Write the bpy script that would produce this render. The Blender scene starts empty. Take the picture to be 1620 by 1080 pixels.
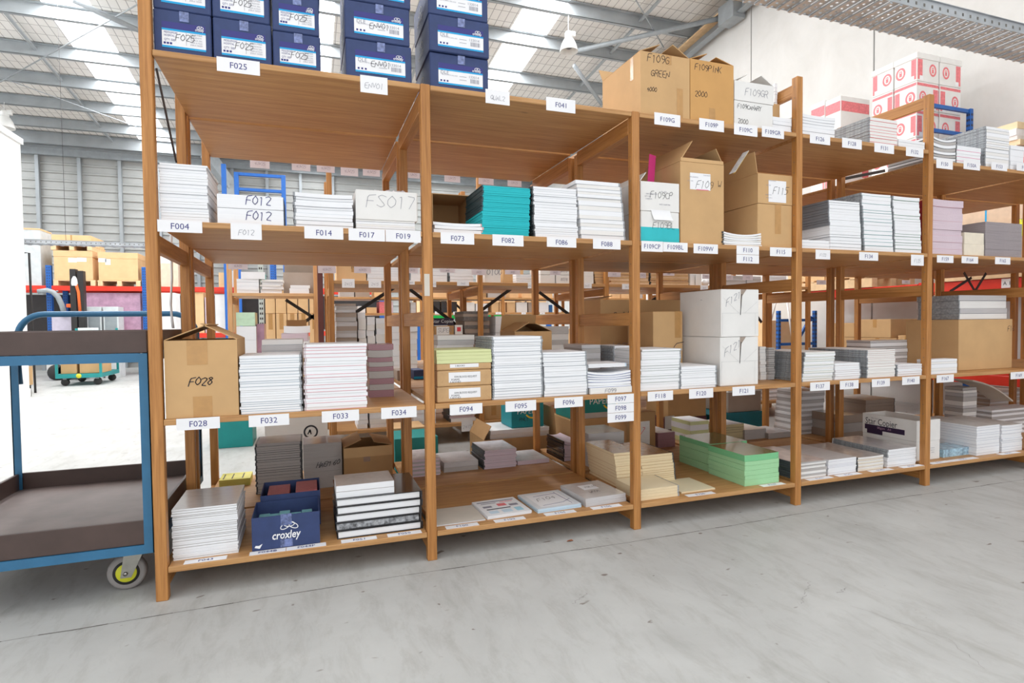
import bpy, bmesh, math, random
from mathutils import Vector, Matrix
random.seed(11)
D = bpy.data
SC = bpy.context.scene
COL = SC.collection
R = random.uniform
PI = math.pi

# ------------------------------------------------------------------ camera
F_PX = 906.54
CAM = Vector((0.575, -2.6127, 1.1002))
ROT = Matrix(((0.94198885, 0.02130355, -0.33496741),
              (-0.33545015, 0.02582672, -0.94170387),
              (-0.01141052, 0.99943941, 0.03147476)))
cd = D.cameras.new('camera')
cd.sensor_width = 36.0
cd.lens = 36.0 * F_PX / 1620.0
cd.clip_start = 0.05
cd.clip_end = 200
cam = D.objects.new('camera', cd)
cam.matrix_world = Matrix.Translation(CAM) @ ROT.to_4x4()
COL.objects.link(cam)
SC.camera = cam

# ------------------------------------------------------------------ light
SC.view_settings.view_transform = 'Standard'
SC.view_settings.look = 'None'
SC.view_settings.gamma = 1.0
SC.view_settings.use_curve_mapping = False
SC.view_settings.exposure = 0.14
w = D.worlds.new('daylight')
SC.world = w
w.use_nodes = True
bg = w.node_tree.nodes['Background']
bg.inputs['Color'].default_value = (0.97, 0.985, 1.0, 1)
bg.inputs['Strength'].default_value = 1.4
SKY_X = (-7.2, -3.21, 0.781, 4.77)         # skylight strips in the roof
ROOF_Y1, ROOF_Z1, ROOF_K = 15.86, 6.1, 0.088


def roof_z(y):
    return ROOF_Z1 + (ROOF_Y1 - y) * ROOF_K


for sx in SKY_X:
    for (ya, yb, pw) in ((3.85, 9.4, 240), (9.4, 15.2, 190), (-1.9, 3.85, 92)):
        ld = D.lights.new('skylight_daylight', 'AREA')
        ld.shape = 'RECTANGLE'
        ld.size = 0.7
        ld.size_y = yb - ya
        ld.energy = pw
        ld.color = (0.98, 0.99, 1.0)
        lo = D.objects.new('skylight_daylight', ld)
        ym = (ya + yb) / 2
        lo.location = (sx, ym, roof_z(ym) - 0.035)
        lo.rotation_euler = (-math.atan(ROOF_K), 0, 0)
        COL.objects.link(lo)
SC.cycles.max_bounces = 8
SC.cycles.diffuse_bounces = 5
SC.cycles.use_denoising = True


# ------------------------------------------------------------------ photo geometry -> metres
def ray(u, v):
    return ROT @ Vector(((u - 810) / F_PX, (540 - v) / F_PX, -1.0))


def onY(u, v, Y):
    r = ray(u, v)
    return CAM + r * ((Y - CAM.y) / r.y)


def onX(u, v, X):
    r = ray(u, v)
    return CAM + r * ((X - CAM.x) / r.x)


def onZ(u, v, Z):
    r = ray(u, v)
    return CAM + r * ((Z - CAM.z) / r.z)


# ------------------------------------------------------------------ materials
def _nodes(name):
    m = D.materials.new(name)
    m.use_nodes = True
    nt = m.node_tree
    return m, nt, nt.nodes['Principled BSDF']


def lnk(nt, a, b):
    nt.links.new(a, b)


def mix2(nt, fac, c1, c2):
    n = nt.nodes.new('ShaderNodeMix')
    n.data_type = 'RGBA'
    n.inputs['A'].default_value = (*c1, 1)
    n.inputs['B'].default_value = (*c2, 1)
    if fac is not None:
        lnk(nt, fac, n.inputs['Factor'])
    return n


def noise(nt, scale=(1, 1, 1), s=5, detail=4, rough=.55, dist=0):
    tc = nt.nodes.new('ShaderNodeTexCoord')
    mp = nt.nodes.new('ShaderNodeMapping')
    mp.inputs['Scale'].default_value = scale
    lnk(nt, tc.outputs['Object'], mp.inputs['Vector'])
    n = nt.nodes.new('ShaderNodeTexNoise')
    n.inputs['Scale'].default_value = s
    n.inputs['Detail'].default_value = detail
    n.inputs['Roughness'].default_value = rough
    n.inputs['Distortion'].default_value = dist
    lnk(nt, mp.outputs['Vector'], n.inputs['Vector'])
    return n


def ramp(nt, src, a, b):
    r = nt.nodes.new('ShaderNodeMapRange')
    r.inputs['From Min'].default_value = a
    r.inputs['From Max'].default_value = b
    lnk(nt, src, r.inputs['Value'])
    return r.outputs['Result']


def bump(nt, bs, src, dist=.002, st=.4):
    b = nt.nodes.new('ShaderNodeBump')
    b.inputs['Distance'].default_value = dist
    b.inputs['Strength'].default_value = st
    lnk(nt, src, b.inputs['Height'])
    lnk(nt, b.outputs['Normal'], bs.inputs['Normal'])


def plain(name, c, rough=.6, var=.08, s=9, metal=0, coat=0, bmp=0, scale=(1, 1, 1)):
    m, nt, bs = _nodes(name)
    n = noise(nt, scale, s, 5)
    c2 = tuple(max(0, x * (1 - var)) for x in c)
    c1 = tuple(min(1, x * (1 + var)) for x in c)
    mx = mix2(nt, ramp(nt, n.outputs['Fac'], .3, .7), c1, c2)
    lnk(nt, mx.outputs['Result'], bs.inputs['Base Color'])
    bs.inputs['Roughness'].default_value = rough
    bs.inputs['Metallic'].default_value = metal
    if coat:
        bs.inputs['Coat Weight'].default_value = coat
        bs.inputs['Coat Roughness'].default_value = .12
    if bmp:
        bump(nt, bs, n.outputs['Fac'], bmp, .6)
    return m


def wood(name, axis, light=(.66, .33, .115), dark=(.44, .185, .05), knots=True):
    m, nt, bs = _nodes(name)
    sc = [16, 16, 16]
    sc[axis] = 1.0
    n1 = noise(nt, sc, 2.2, 6, .6, .6)
    sc2 = [90, 90, 90]
    sc2[axis] = 2.5
    n2 = noise(nt, sc2, 1.6, 4, .6)
    a = mix2(nt, ramp(nt, n1.outputs['Fac'], .34, .68), light, dark)
    b = mix2(nt, ramp(nt, n2.outputs['Fac'], .42, .72), (1, 1, 1), (.74, .66, .6))
    mu = nt.nodes.new('ShaderNodeMix')
    mu.data_type = 'RGBA'
    mu.blend_type = 'MULTIPLY'
    mu.inputs['Factor'].default_value = 1
    lnk(nt, a.outputs['Result'], mu.inputs['A'])
    lnk(nt, b.outputs['Result'], mu.inputs['B'])
    out = mu.outputs['Result']
    if knots:                                   # knots and grain scars of the boards
        sk = [7, 7, 7]
        sk[axis] = 2.2
        k = noise(nt, sk, 1.3, 2, .5, .3)
        kf = ramp(nt, k.outputs['Fac'], .735, .79)
        km = mix2(nt, kf, (1, 1, 1), (.12, .05, .02))
        lnk(nt, out, km.inputs['A'])
        out = km.outputs['Result']
    lnk(nt, out, bs.inputs['Base Color'])
    bs.inputs['Roughness'].default_value = .5
    bump(nt, bs, n2.outputs['Fac'], .0012, .25)
    return m


def sheets(name, c, c2, s=900, rough=.75, coat=0):
    """edge of a paper block: fine horizontal sheets"""
    m, nt, bs = _nodes(name)
    n = noise(nt, (.6, .6, s / 6.0), 6, 3, .7)
    mx = mix2(nt, ramp(nt, n.outputs['Fac'], .38, .68), c, c2)
    lnk(nt, mx.outputs['Result'], bs.inputs['Base Color'])
    bs.inputs['Roughness'].default_value = rough
    if coat:
        bs.inputs['Coat Weight'].default_value = coat
        bs.inputs['Coat Roughness'].default_value = .08
        n2 = noise(nt, (1, 1, 1), 28, 3, .6, 1.2)
        bump(nt, bs, n2.outputs['Fac'], .004, .5)
    return m


def film_mat(name):
    """clear shrink film: mostly see through, with crinkled highlights"""
    m, nt, bs = _nodes(name)
    bs.inputs['Base Color'].default_value = (1, 1, 1, 1)
    bs.inputs['Roughness'].default_value = .12
    bs.inputs['Alpha'].default_value = .16
    n2 = noise(nt, (1, 1, 1), 40, 3, .6, 1.5)
    bump(nt, bs, n2.outputs['Fac'], .006, .8)
    return m


WX = wood('pine_boards_along_x', 0, (.58, .325, .13), (.45, .225, .078))
WY = wood('pine_along_y', 1, (.56, .27, .085), (.4, .17, .04))
WZ = wood('varnished_pine_along_z', 2, (.58, .27, .08), (.38, .16, .036))
WXP = wood('pale_pine_along_x', 0, (.74, .45, .22), (.6, .32, .13))
WZP = wood('pale_pine_along_z', 2, (.74, .43, .2), (.58, .29, .11), False)
MAROON = plain('maroon_steel', (.13, .035, .03), .5)
PAPER = sheets('white_paper', (.88, .89, .91), (.8, .815, .85))
PAPERW = sheets('warm_white_paper', (.86, .85, .83), (.74, .72, .7))
PAPERG = sheets('grey_wrapped_paper', (.5, .475, .46), (.36, .34, .33), coat=.25)
PAPERM = sheets('mauve_wrapped_paper', (.4, .22, .25), (.26, .13, .16), coat=.4)
PAPERL = sheets('lilac_wrapped_paper', (.72, .6, .66), (.55, .43, .5), coat=.4)
PAPERB = sheets('pale_blue_paper', (.66, .8, .9), (.5, .66, .8))
CREAM = sheets('cream_paper', (.87, .74, .5), (.72, .56, .34))
GREEN = sheets('pale_green_paper', (.42, .74, .42), (.27, .58, .3), coat=.25)
GREEN2 = sheets('bright_green_paper', (.22, .6, .3), (.15, .48, .22), coat=.3)
OLIVE = sheets('straw_paper', (.58, .5, .3), (.42, .35, .18))
LIME = sheets('pale_lime_paper', (.72, .76, .4), (.6, .64, .34))
YELLOW = sheets('yellow_paper', (.86, .8, .25), (.6, .54, .07))
TEALP = sheets('teal_paper', (.02, .55, .6), (.005, .36, .42), 500)
PINKL = plain('pink_edge', (.8, .36, .42), .8)
SPINE = plain('grey_binding_tape', (.3, .32, .34), .55, .35, 60)
SPINED = plain('dark_binding_tape', (.06, .065, .07), .5, .25, 60)
BACK = plain('grey_board', (.6, .62, .66), .8)
KRAFT = plain('kraft_paper', (.56, .35, .17), .7, .1, 14, bmp=.001)
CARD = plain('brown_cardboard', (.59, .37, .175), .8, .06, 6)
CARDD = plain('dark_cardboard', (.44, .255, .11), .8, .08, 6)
CARDL = plain('light_cardboard', (.76, .5, .26), .8, .06, 6)
CARDG = plain('taupe_cardboard', (.36, .29, .24), .8, .06, 6)
TAPE = plain('parcel_tape', (.5, .27, .09), .3, .08, 30, coat=.3)
CLEART = plain('clear_tape', (.13, .17, .36), .2, .5, 70, coat=.6)
WCARD = plain('white_cardboard', (.8, .79, .77), .65, .03)
GCARD = plain('grey_cardboard', (.6, .6, .6), .7, .04)
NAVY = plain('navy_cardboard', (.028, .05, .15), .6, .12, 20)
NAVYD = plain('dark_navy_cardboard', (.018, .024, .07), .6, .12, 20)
TEALC = plain('teal_cardboard', (.005, .27, .26), .5, .06)
BLUEC = plain('blue_cardboard', (.02, .12, .34), .5, .1)
INK = plain('black_ink', (.02, .02, .03), .6, .05)
INKG = plain('grey_ink', (.28, .28, .34), .6, .05)
INKF = plain('faint_show_through', (.5, .46, .52), .8, .05)
LABEL = plain('label_paper', (.86, .86, .88), .7, .02)
LABELB = plain('label_paper_seen_from_behind', (.85, .8, .83), .8, .02)
_nt = LABELB.node_tree
_tr = _nt.nodes.new('ShaderNodeBsdfTranslucent')
_tr.inputs['Color'].default_value = (.9, .86, .88, 1)
_mx = _nt.nodes.new('ShaderNodeMixShader')
_mx.inputs['Fac'].default_value = .5
lnk(_nt, _nt.nodes['Principled BSDF'].outputs['BSDF'], _mx.inputs[1])
lnk(_nt, _tr.outputs['BSDF'], _mx.inputs[2])
lnk(_nt, _mx.outputs['Shader'], _nt.nodes['Material Output'].inputs['Surface'])
CYAN = plain('cyan_print', (.0, .36, .72), .5, .03)
NAVYP = plain('navy_print', (.03, .03, .2), .5, .03)
RED = plain('red_print', (.75, .06, .08), .5, .05)
PINKP = plain('pale_red_print', (.8, .2, .22), .5, .15, 40)
MAGENTA = plain('magenta_card', (.78, .05, .28), .5, .05)
YPRINT = plain('yellow_print', (.9, .62, .02), .5, .05)
YNEON = plain('neon_yellow', (.92, .95, .03), .5, .03)
ORANGE = plain('orange_plastic', (.9, .16, .03), .4, .04)
BLACKC = plain('black_cover', (.012, .012, .016), .18, .2, 30, coat=.6)
STEELB = plain('blue_paint', (.03, .15, .29), .4, .1, 12)
STEELB2 = plain('rack_blue_paint', (.01, .11, .42), .45, .08, 12)
TRAY = plain('brown_formica', (.075, .047, .04), .45, .12, 10)
TRAYT = plain('brown_formica_worn', (.16, .12, .11), .5, .22, 5)
TEALM = plain('teal_paint', (.02, .3, .3), .4, .08)
REDM = plain('rack_red_paint', (.72, .035, .015), .4, .06)
GREENM = plain('rack_green_paint', (.0, .36, .06), .4, .06)
RUBBER = plain('grey_rubber', (.28, .26, .25), .6, .1)
RUBD = plain('black_rubber', (.03, .03, .03), .6, .1)
CHROME = plain('zinc_plate', (.42, .41, .37), .3, .1, 30, metal=1)
YHUB = plain('yellow_plastic', (.72, .72, .04), .4, .04)
GALV = plain('galvanised_steel', (.46, .49, .52), .42, .16, 7, metal=.55)
GALVD = plain('grey_steel', (.33, .36, .38), .5, .1, 7, metal=.2)
BLACKM = plain('black_steel', (.025, .022, .022), .5, .1)
WHITEP = plain('white_wall_paint', (.84, .84, .83), .75, .015)
LAMPW = plain('white_enamel', (.8, .8, .78), .35, .03)
PINE = plain('raw_pine', (.78, .55, .32), .8, .12, 12)
PURPLE = plain('purple_film', (.5, .3, .42), .3, .2, 10, coat=.4)
FILM = film_mat('clear_film')
BACKB = plain('dark_backing', (.08, .09, .1), .7)
BEIGE = plain('beige_board', (.62, .57, .5), .8, .05)
SILVERP = sheets('silver_wrapped_paper', (.62, .61, .62), (.42, .4, .4), coat=.6)


def floor_mat():
    m, nt, bs = _nodes('power_floated_concrete')
    a = noise(nt, (1, 1, 1), 1.3, 9, .66, .3)
    b = noise(nt, (2.2, .7, 1), 5, 8, .72, .4)
    c = noise(nt, (1, 1, 1), 60, 3, .6)
    m1 = mix2(nt, ramp(nt, a.outputs['Fac'], .3, .72), (.56, .57, .56), (.43, .435, .425))
    m2 = mix2(nt, ramp(nt, b.outputs['Fac'], .48, .72), (1, 1, 1), (.8, .79, .77))
    mu = nt.nodes.new('ShaderNodeMix')
    mu.data_type = 'RGBA'
    mu.blend_type = 'MULTIPLY'
    mu.inputs['Factor'].default_value = 1
    lnk(nt, m1.outputs['Result'], mu.inputs['A'])
    lnk(nt, m2.outputs['Result'], mu.inputs['B'])
    # small dark scuffs
    d = noise(nt, (1, 1.6, 1), 11, 2, .4, .5)
    m3 = mix2(nt, ramp(nt, d.outputs['Fac'], .72, .76), (1, 1, 1), (.2, .17, .15))
    lnk(nt, mu.outputs['Result'], m3.inputs['A'])
    lnk(nt, m3.outputs['Result'], bs.inputs['Base Color'])
    bs.inputs['Roughness'].default_value = .48
    bs.inputs['Specular IOR Level'].default_value = .35
    bump(nt, bs, c.outputs['Fac'], .001, .2)
    return m


def slab_mat():
    m, nt, bs = _nodes('painted_tilt_slab')
    a = noise(nt, (1, 1, 1), 1.3, 7, .65, .4)
    mx = mix2(nt, ramp(nt, a.outputs['Fac'], .35, .75), (.66, .65, .63), (.57, .56, .535))
    lnk(nt, mx.outputs['Result'], bs.inputs['Base Color'])
    bs.inputs['Roughness'].default_value = .8
    return m


def roof_mat():
    """white building paper held by a wire mesh"""
    m, nt, bs = _nodes('roof_paper_and_mesh')
    tc = nt.nodes.new('ShaderNodeTexCoord')
    br = nt.nodes.new('ShaderNodeTexBrick')
    br.offset = 0
    br.inputs['Scale'].default_value = 1
    br.inputs['Brick Width'].default_value = .15
    br.inputs['Row Height'].default_value = .3
    br.inputs['Mortar Size'].default_value = .007
    br.inputs['Color1'].default_value = (.76, .745, .72, 1)
    br.inputs['Color2'].default_value = (.72, .705, .68, 1)
    br.inputs['Mortar'].default_value = (.36, .35, .34, 1)
    lnk(nt, tc.outputs['Object'], br.inputs['Vector'])
    lnk(nt, br.outputs['Color'], bs.inputs['Base Color'])
    bs.inputs['Roughness'].default_value = .7
    return m


def skylight_mat():
    m, nt, bs = _nodes('translucent_fibreglass_lit_by_the_sky')
    bs.inputs['Base Color'].default_value = (.9, .9, .9, 1)
    bs.inputs['Emission Color'].default_value = (1, 1, 1, 1)
    bs.inputs['Emission Strength'].default_value = 2.2
    n = noise(nt, (1, .1, 1), 3, 2)
    mx = mix2(nt, ramp(nt, n.outputs['Fac'], .3, .7), (1, 1, 1), (.9, .92, .93))
    lnk(nt, mx.outputs['Result'], bs.inputs['Emission Color'])
    return m


FLOOR_M, SLAB_M, ROOF_M, SKY_M = floor_mat(), slab_mat(), roof_mat(), skylight_mat()
CLAD = plain('grey_sheet_cladding', (.42, .43, .42), .5, .05, 4, metal=.1)


# ------------------------------------------------------------------ mesh builder
class MB:
    def __init__(self):
        self.v, self.f, self.m, self.mats, self.sm = [], [], [], [], []

    def mi(self, mat):
        if mat not in self.mats:
            self.mats.append(mat)
        return self.mats.index(mat)

    def add(self, vs, fs, mat, smooth=False):
        b = len(self.v)
        self.v += [Vector(p) for p in vs]
        k = self.mi(mat)
        for f in fs:
            self.f.append([b + i for i in f])
            self.m.append(k)
            self.sm.append(smooth)
        return self

    def box(self, x0, x1, y0, y1, z0, z1, mat):
        return self.add([(x0, y0, z0), (x1, y0, z0), (x1, y1, z0), (x0, y1, z0), (x0, y0, z1), (x1, y0, z1), (x1, y1, z1), (x0, y1, z1)],
                        [(0, 3, 2, 1), (4, 5, 6, 7), (0, 1, 5, 4), (1, 2, 6, 5), (2, 3, 7, 6), (3, 0, 4, 7)], mat)

    def cbox(self, x0, x1, y0, y1, z0, z1, mat, c=.003):
        """box with chamfered edges"""
        c = min(c, (x1 - x0) * .45, (y1 - y0) * .45, (z1 - z0) * .45)
        vs, idx = [], {}
        for i, (x, sx) in enumerate(((x0, 1), (x1, -1))):
            for j, (y, sy) in enumerate(((y0, 1), (y1, -1))):
                for k, (z, sz) in enumerate(((z0, 1), (z1, -1))):
                    idx[i, j, k, 0] = len(vs); vs.append((x, y + sy * c, z + sz * c))
                    idx[i, j, k, 1] = len(vs); vs.append((x + sx * c, y, z + sz * c))
                    idx[i, j, k, 2] = len(vs); vs.append((x + sx * c, y + sy * c, z))
        fs = []

        def q(*a):
            fs.append([idx[t] for t in a])
        for i in (0, 1):
            a = [(i, 0, 0, 0), (i, 1, 0, 0), (i, 1, 1, 0), (i, 0, 1, 0)]
            q(*(a if i else a[::-1]))
            a = [(0, i, 0, 1), (0, i, 1, 1), (1, i, 1, 1), (1, i, 0, 1)]
            q(*(a if i else a[::-1]))
            a = [(0, 0, i, 2), (1, 0, i, 2), (1, 1, i, 2), (0, 1, i, 2)]
            q(*(a if i else a[::-1]))
        for i in (0, 1):
            for j in (0, 1):
                a = [(i, j, 0, 0), (i, j, 1, 0), (i, j, 1, 1), (i, j, 0, 1)]
                q(*(a if (i + j) % 2 == 0 else a[::-1]))
                a = [(i, 0, j, 0), (i, 1, j, 0), (i, 1, j, 2), (i, 0, j, 2)]
                q(*(a[::-1] if (i + j) % 2 == 0 else a))
                a = [(0, i, j, 1), (1, i, j, 1), (1, i, j, 2), (0, i, j, 2)]
                q(*(a if (i + j) % 2 == 0 else a[::-1]))
                for k in (0, 1):
                    a = [(i, j, k, 0), (i, j, k, 1), (i, j, k, 2)]
                    q(*(a[::-1] if (i + j + k) % 2 == 0 else a))
        return self.add(vs, fs, mat)

    def bar(self, p, q, w, h, mat, up=(0, 0, 1)):
        """rectangular bar from p to q"""
        p, q = Vector(p), Vector(q)
        d = (q - p).normalized()
        s = d.cross(Vector(up))
        if s.length < 1e-4:
            s = d.cross(Vector((1, 0, 0)))
        s.normalize()
        t = s.cross(d)
        vs = []
        for e in (p, q):
            for a, b in ((-1, -1), (1, -1), (1, 1), (-1, 1)):
                vs.append(e + s * (a * w / 2) + t * (b * h / 2))
        return self.add(vs, [(0, 1, 2, 3), (7, 6, 5, 4), (0, 4, 5, 1), (1, 5, 6, 2), (2, 6, 7, 3), (3, 7, 4, 0)], mat)

    def tube(self, pts, r, mat, n=10):
        pts = [Vector(p) for p in pts]
        vs = []
        for i, p in enumerate(pts):
            d = (pts[min(i + 1, len(pts) - 1)] - pts[max(i - 1, 0)]).normalized()
            s = d.cross(Vector((0, 0, 1)))
            if s.length < 1e-3:
                s = d.cross(Vector((0, 1, 0)))
            s.normalize()
            t = s.cross(d)
            for k in range(n):
                a = 2 * PI * k / n
                vs.append(p + s * (math.cos(a) * r) + t * (math.sin(a) * r))
        fs = []
        for i in range(len(pts) - 1):
            for k in range(n):
                k2 = (k + 1) % n
                fs.append((i * n + k, i * n + k2, (i + 1) * n + k2, (i + 1) * n + k))
        fs.append(tuple(range(n))[::-1])
        fs.append(tuple((len(pts) - 1) * n + k for k in range(n)))
        return self.add(vs, fs, mat, True)

    def lathe(self, prof, mat, c=(0, 0, 0), axis='z', n=24):
        """prof: (radius, height) pairs"""
        vs = []
        for r, h in prof:
            for k in range(n):
                a = 2 * PI * k / n
                x, y = r * math.cos(a), r * math.sin(a)
                p = {'z': (x, y, h), 'y': (x, h, y), 'x': (h, x, y)}[axis]
                vs.append((c[0] + p[0], c[1] + p[1], c[2] + p[2]))
        fs = []
        for i in range(len(prof) - 1):
            for k in range(n):
                k2 = (k + 1) % n
                fs.append((i * n + k, i * n + k2, (i + 1) * n + k2, (i + 1) * n + k))
        return self.add(vs, fs, mat, True)

    def build(self, name, parent=None, loc=(0, 0, 0), rz=0, fix=False):
        me = D.meshes.new(name)
        me.from_pydata([tuple(p) for p in self.v], [], self.f)
        for mt in self.mats:
            me.materials.append(mt)
        me.polygons.foreach_set('material_index', self.m)
        me.polygons.foreach_set('use_smooth', self.sm)
        if fix:
            bm = bmesh.new()
            bm.from_mesh(me)
            bmesh.ops.recalc_face_normals(bm, faces=bm.faces)
            bm.to_mesh(me)
            bm.free()
        me.update()
        o = D.objects.new(name, me)
        COL.objects.link(o)
        if parent is not None:
            o.parent = parent
        o.location = loc
        o.rotation_euler = (0, 0, rz)
        return o


def tag(o, label=None, cat=None, group=None, kind=None):
    if label:
        o['label'] = label
    if cat:
        o['category'] = cat
    if group:
        o['group'] = group
    if kind:
        o['kind'] = kind
    return o


def thing(name, label, cat, loc=(0, 0, 0), rz=0, group=None):
    o = D.objects.new(name, None)
    o.empty_display_size = .1
    COL.objects.link(o)
    o.location = loc
    o.rotation_euler = (0, 0, rz)
    return tag(o, label, cat, group)


def struct(o):
    o['kind'] = 'structure'
    return o


def dup(o, loc=None, rz=None, label=None, group=None, parent=None):
    c = o.copy()
    COL.objects.link(c)
    if parent is not None:
        c.parent = parent
    if loc is not None:
        c.location = loc
    if rz is not None:
        c.rotation_euler = (0, 0, rz)
    if label:
        c['label'] = label
    if group:
        c['group'] = group
    for ch in [x for x in D.objects if x.parent == o]:
        dup(ch, parent=c)
    return c


# ------------------------------------------------------------------ lettering
_tx = {}


def glyphs(s, bold=False):
    k = (s, bold)
    if k not in _tx:
        c = D.curves.new('lettering', 'FONT')
        c.body = s
        c.size = 1
        c.align_x, c.align_y = 'CENTER', 'CENTER'
        c.resolution_u = 2
        c.offset = .018 if bold else 0
        o = D.objects.new('lettering', c)
        me = D.meshes.new_from_object(o)
        vs = [(p.co.x, p.co.y) for p in me.vertices]
        fs = [list(p.vertices) for p in me.polygons]
        D.objects.remove(o)
        D.curves.remove(c)
        D.meshes.remove(me)
        if vs:
            xs, ys = [p[0] for p in vs], [p[1] for p in vs]
            cx, cy = (min(xs) + max(xs)) / 2, (min(ys) + max(ys)) / 2
            vs = [((x - cx), (y - cy)) for x, y in vs]
            _tx[k] = (vs, fs, max(xs) - min(xs), max(ys) - min(ys))
        else:
            _tx[k] = ([], [], 1, 1)
    return _tx[k]


def plane_map(face, o, off):
    """maps (a, b) on a face of a box to 3-D. face: 'F' front -y, 'L' left -x, 'T' top +z (read from the front), 'R' right +x, 'B' back (mirrored)"""
    x, y, z = o
    if face == 'F':
        return lambda a, b: (x + a, y - off, z + b)
    if face == 'B':
        return lambda a, b: (x - a, y + off, z + b)
    if face == 'L':
        return lambda a, b: (x - off, y - a, z + b)
    if face == 'R':
        return lambda a, b: (x + off, y + a, z + b)
    return lambda a, b: (x + a, y + b, z + off)


def printed(mb, s, face, o, h, mat=INK, wmax=None, off=.0009, shear=0, bold=False, mirror=False, rot=0):
    vs, fs, w0, h0 = glyphs(s, bold)
    k = h / .7
    kx = k
    if wmax and w0 * k > wmax:
        kx = wmax / w0
    mp = plane_map(face, o, off)
    sg = -1 if mirror else 1
    cr, sr = math.cos(rot), math.sin(rot)
    out = []
    for x, y in vs:
        a, b = sg * (x * kx + shear * y * k), y * k
        out.append(mp(a * cr - b * sr, a * sr + b * cr))
    mb.add(out, fs, mat)


STROKES = {
    'A': '00,26,40;12,32', 'B': '00,06,36,45,33,03;33,42,30,00', 'C': '45,26,04,02,20,41', 'D': '00,06,26,44,42,20,00', 'E': '46,06,00,40;03,33',
    'F': '46,06,00;03,33', 'G': '45,26,04,02,20,41,43,23', 'H': '00,06;40,46;03,43', 'I': '20,26', 'K': '00,06;46,03,40', 'L': '06,00,40',
    'M': '00,06,23,46,40', 'N': '00,06,40,46', 'O': '26,04,02,20,42,44,26', 'P': '00,06,36,45,44,33,03', 'Q': '26,04,02,20,42,44,26;22,50',
    'R': '00,06,36,45,44,33,03;23,40', 'S': '45,26,05,14,32,41,20,01', 'T': '06,46;26,20', 'U': '06,01,20,41,46', 'V': '06,20,46',
    'W': '06,10,24,30,46', 'X': '06,40;00,46', 'Y': '06,23,46;23,20', 'Z': '06,46,00,40',
    '0': '26,04,02,20,42,44,26', '1': '15,26,20', '2': '05,26,45,44,00,40', '3': '05,26,45,34,23,32,41,20,01', '4': '30,36,02,42',
    '5': '46,06,03,34,42,20,00', '6': '36,14,02,20,41,33,03', '7': '06,46,10', '8': '24,05,26,45,24,02,20,42,24', '9': '43,13,05,26,45,42,20',
    '?': '05,26,45,23,22;20,21', '-': '13,33', '.': '20,21'}


def written(mb, s, face, o, h, mat=INK, t=.0026, off=.0011, slant=.12, tilt=0, seed=3, wide=.62):
    """felt-pen handwriting as thin ribbons, left aligned at o"""
    rr = random.Random(seed)
    mp = plane_map(face, o, off)
    x = 0
    u = h / 6
    for ch in s.upper():
        if ch == ' ':
            x += h * .5
            continue
        dy = rr.uniform(-.04, .06) * h
        for st in STROKES.get(ch, '').split(';'):
            pts = []
            for p in st.split(','):
                if not p:
                    continue
                a = int(p[0]) * u * wide * 1.35 + rr.uniform(-.12, .12) * u
                b = int(p[1]) * u + dy + rr.uniform(-.15, .15) * u
                a += b * slant
                pts.append((x + a, b + (x + a) * tilt))
            # smooth a little
            sm = []
            for i, p in enumerate(pts):
                if 0 < i < len(pts) - 1:
                    for k in (.25, .75):
                        q0, q1 = pts[i - 1], pts[i + 1]
                        b2 = (p[0] * .7 + (q0[0] * (1 - k) + q1[0] * k) * .3, p[1] * .7 + (q0[1] * (1 - k) + q1[1] * k) * .3)
                        sm.append(b2)
                else:
                    sm.append(p)
            for p, q in zip(sm[:-1], sm[1:]):
                dx, dz = q[0] - p[0], q[1] - p[1]
                L = math.hypot(dx, dz)
                if L < 1e-5:
                    continue
                nx, nz = -dz / L * t / 2, dx / L * t / 2
                ex, ez = dx / L * t * .4, dz / L * t * .4
                mb.add([mp(p[0] - ex + nx, p[1] - ez + nz), mp(p[0] - ex - nx, p[1] - ez - nz), mp(q[0] + ex - nx, q[1] + ez - nz), mp(q[0] + ex + nx, q[1] + ez + nz)],
                       [(0, 1, 2, 3)], mat)
        x += h * wide * 1.05
    return x


def rect(mb, face, o, w, h, mat, off=.0006):
    """flat patch centred at o"""
    mp = plane_map(face, o, off)
    a, b = w / 2, h / 2
    mb.add([mp(-a, -b), mp(a, -b), mp(a, b), mp(-a, b)], [(0, 1, 2, 3)], mat)


def circle_line(mb, face, o, rx, rz, t, mat, rot=0, off=.001, n=28, a0=0, a1=2 * PI):
    mp = plane_map(face, o, off)
    pts = []
    for i in range(n + 1):
        a = a0 + (a1 - a0) * i / n
        c, s = math.cos(a), math.sin(a)
        ring = []
        for k in (-.5, .5):
            px, pz = (rx + k * t) * c, (rz + k * t) * s
            ring.append(mp(px * math.cos(rot) - pz * math.sin(rot), px * math.sin(rot) + pz * math.cos(rot)))
        pts.append(ring)
    vs = [p for r_ in pts for p in r_]
    mb.add(vs, [(2 * i, 2 * i + 1, 2 * i + 3, 2 * i + 2) for i in range(n)], mat)


ORD = ['topmost', 'second', 'third', 'fourth', 'fifth', 'sixth', 'seventh', 'eighth', 'ninth', 'tenth', '11th', '12th', '13th', '14th', '15th', '16th', '17th', '18th',
       '19th', '20th', '21st', '22nd', '23rd', '24th', '25th', '26th', '27th', '28th', '29th', '30th']


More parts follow.
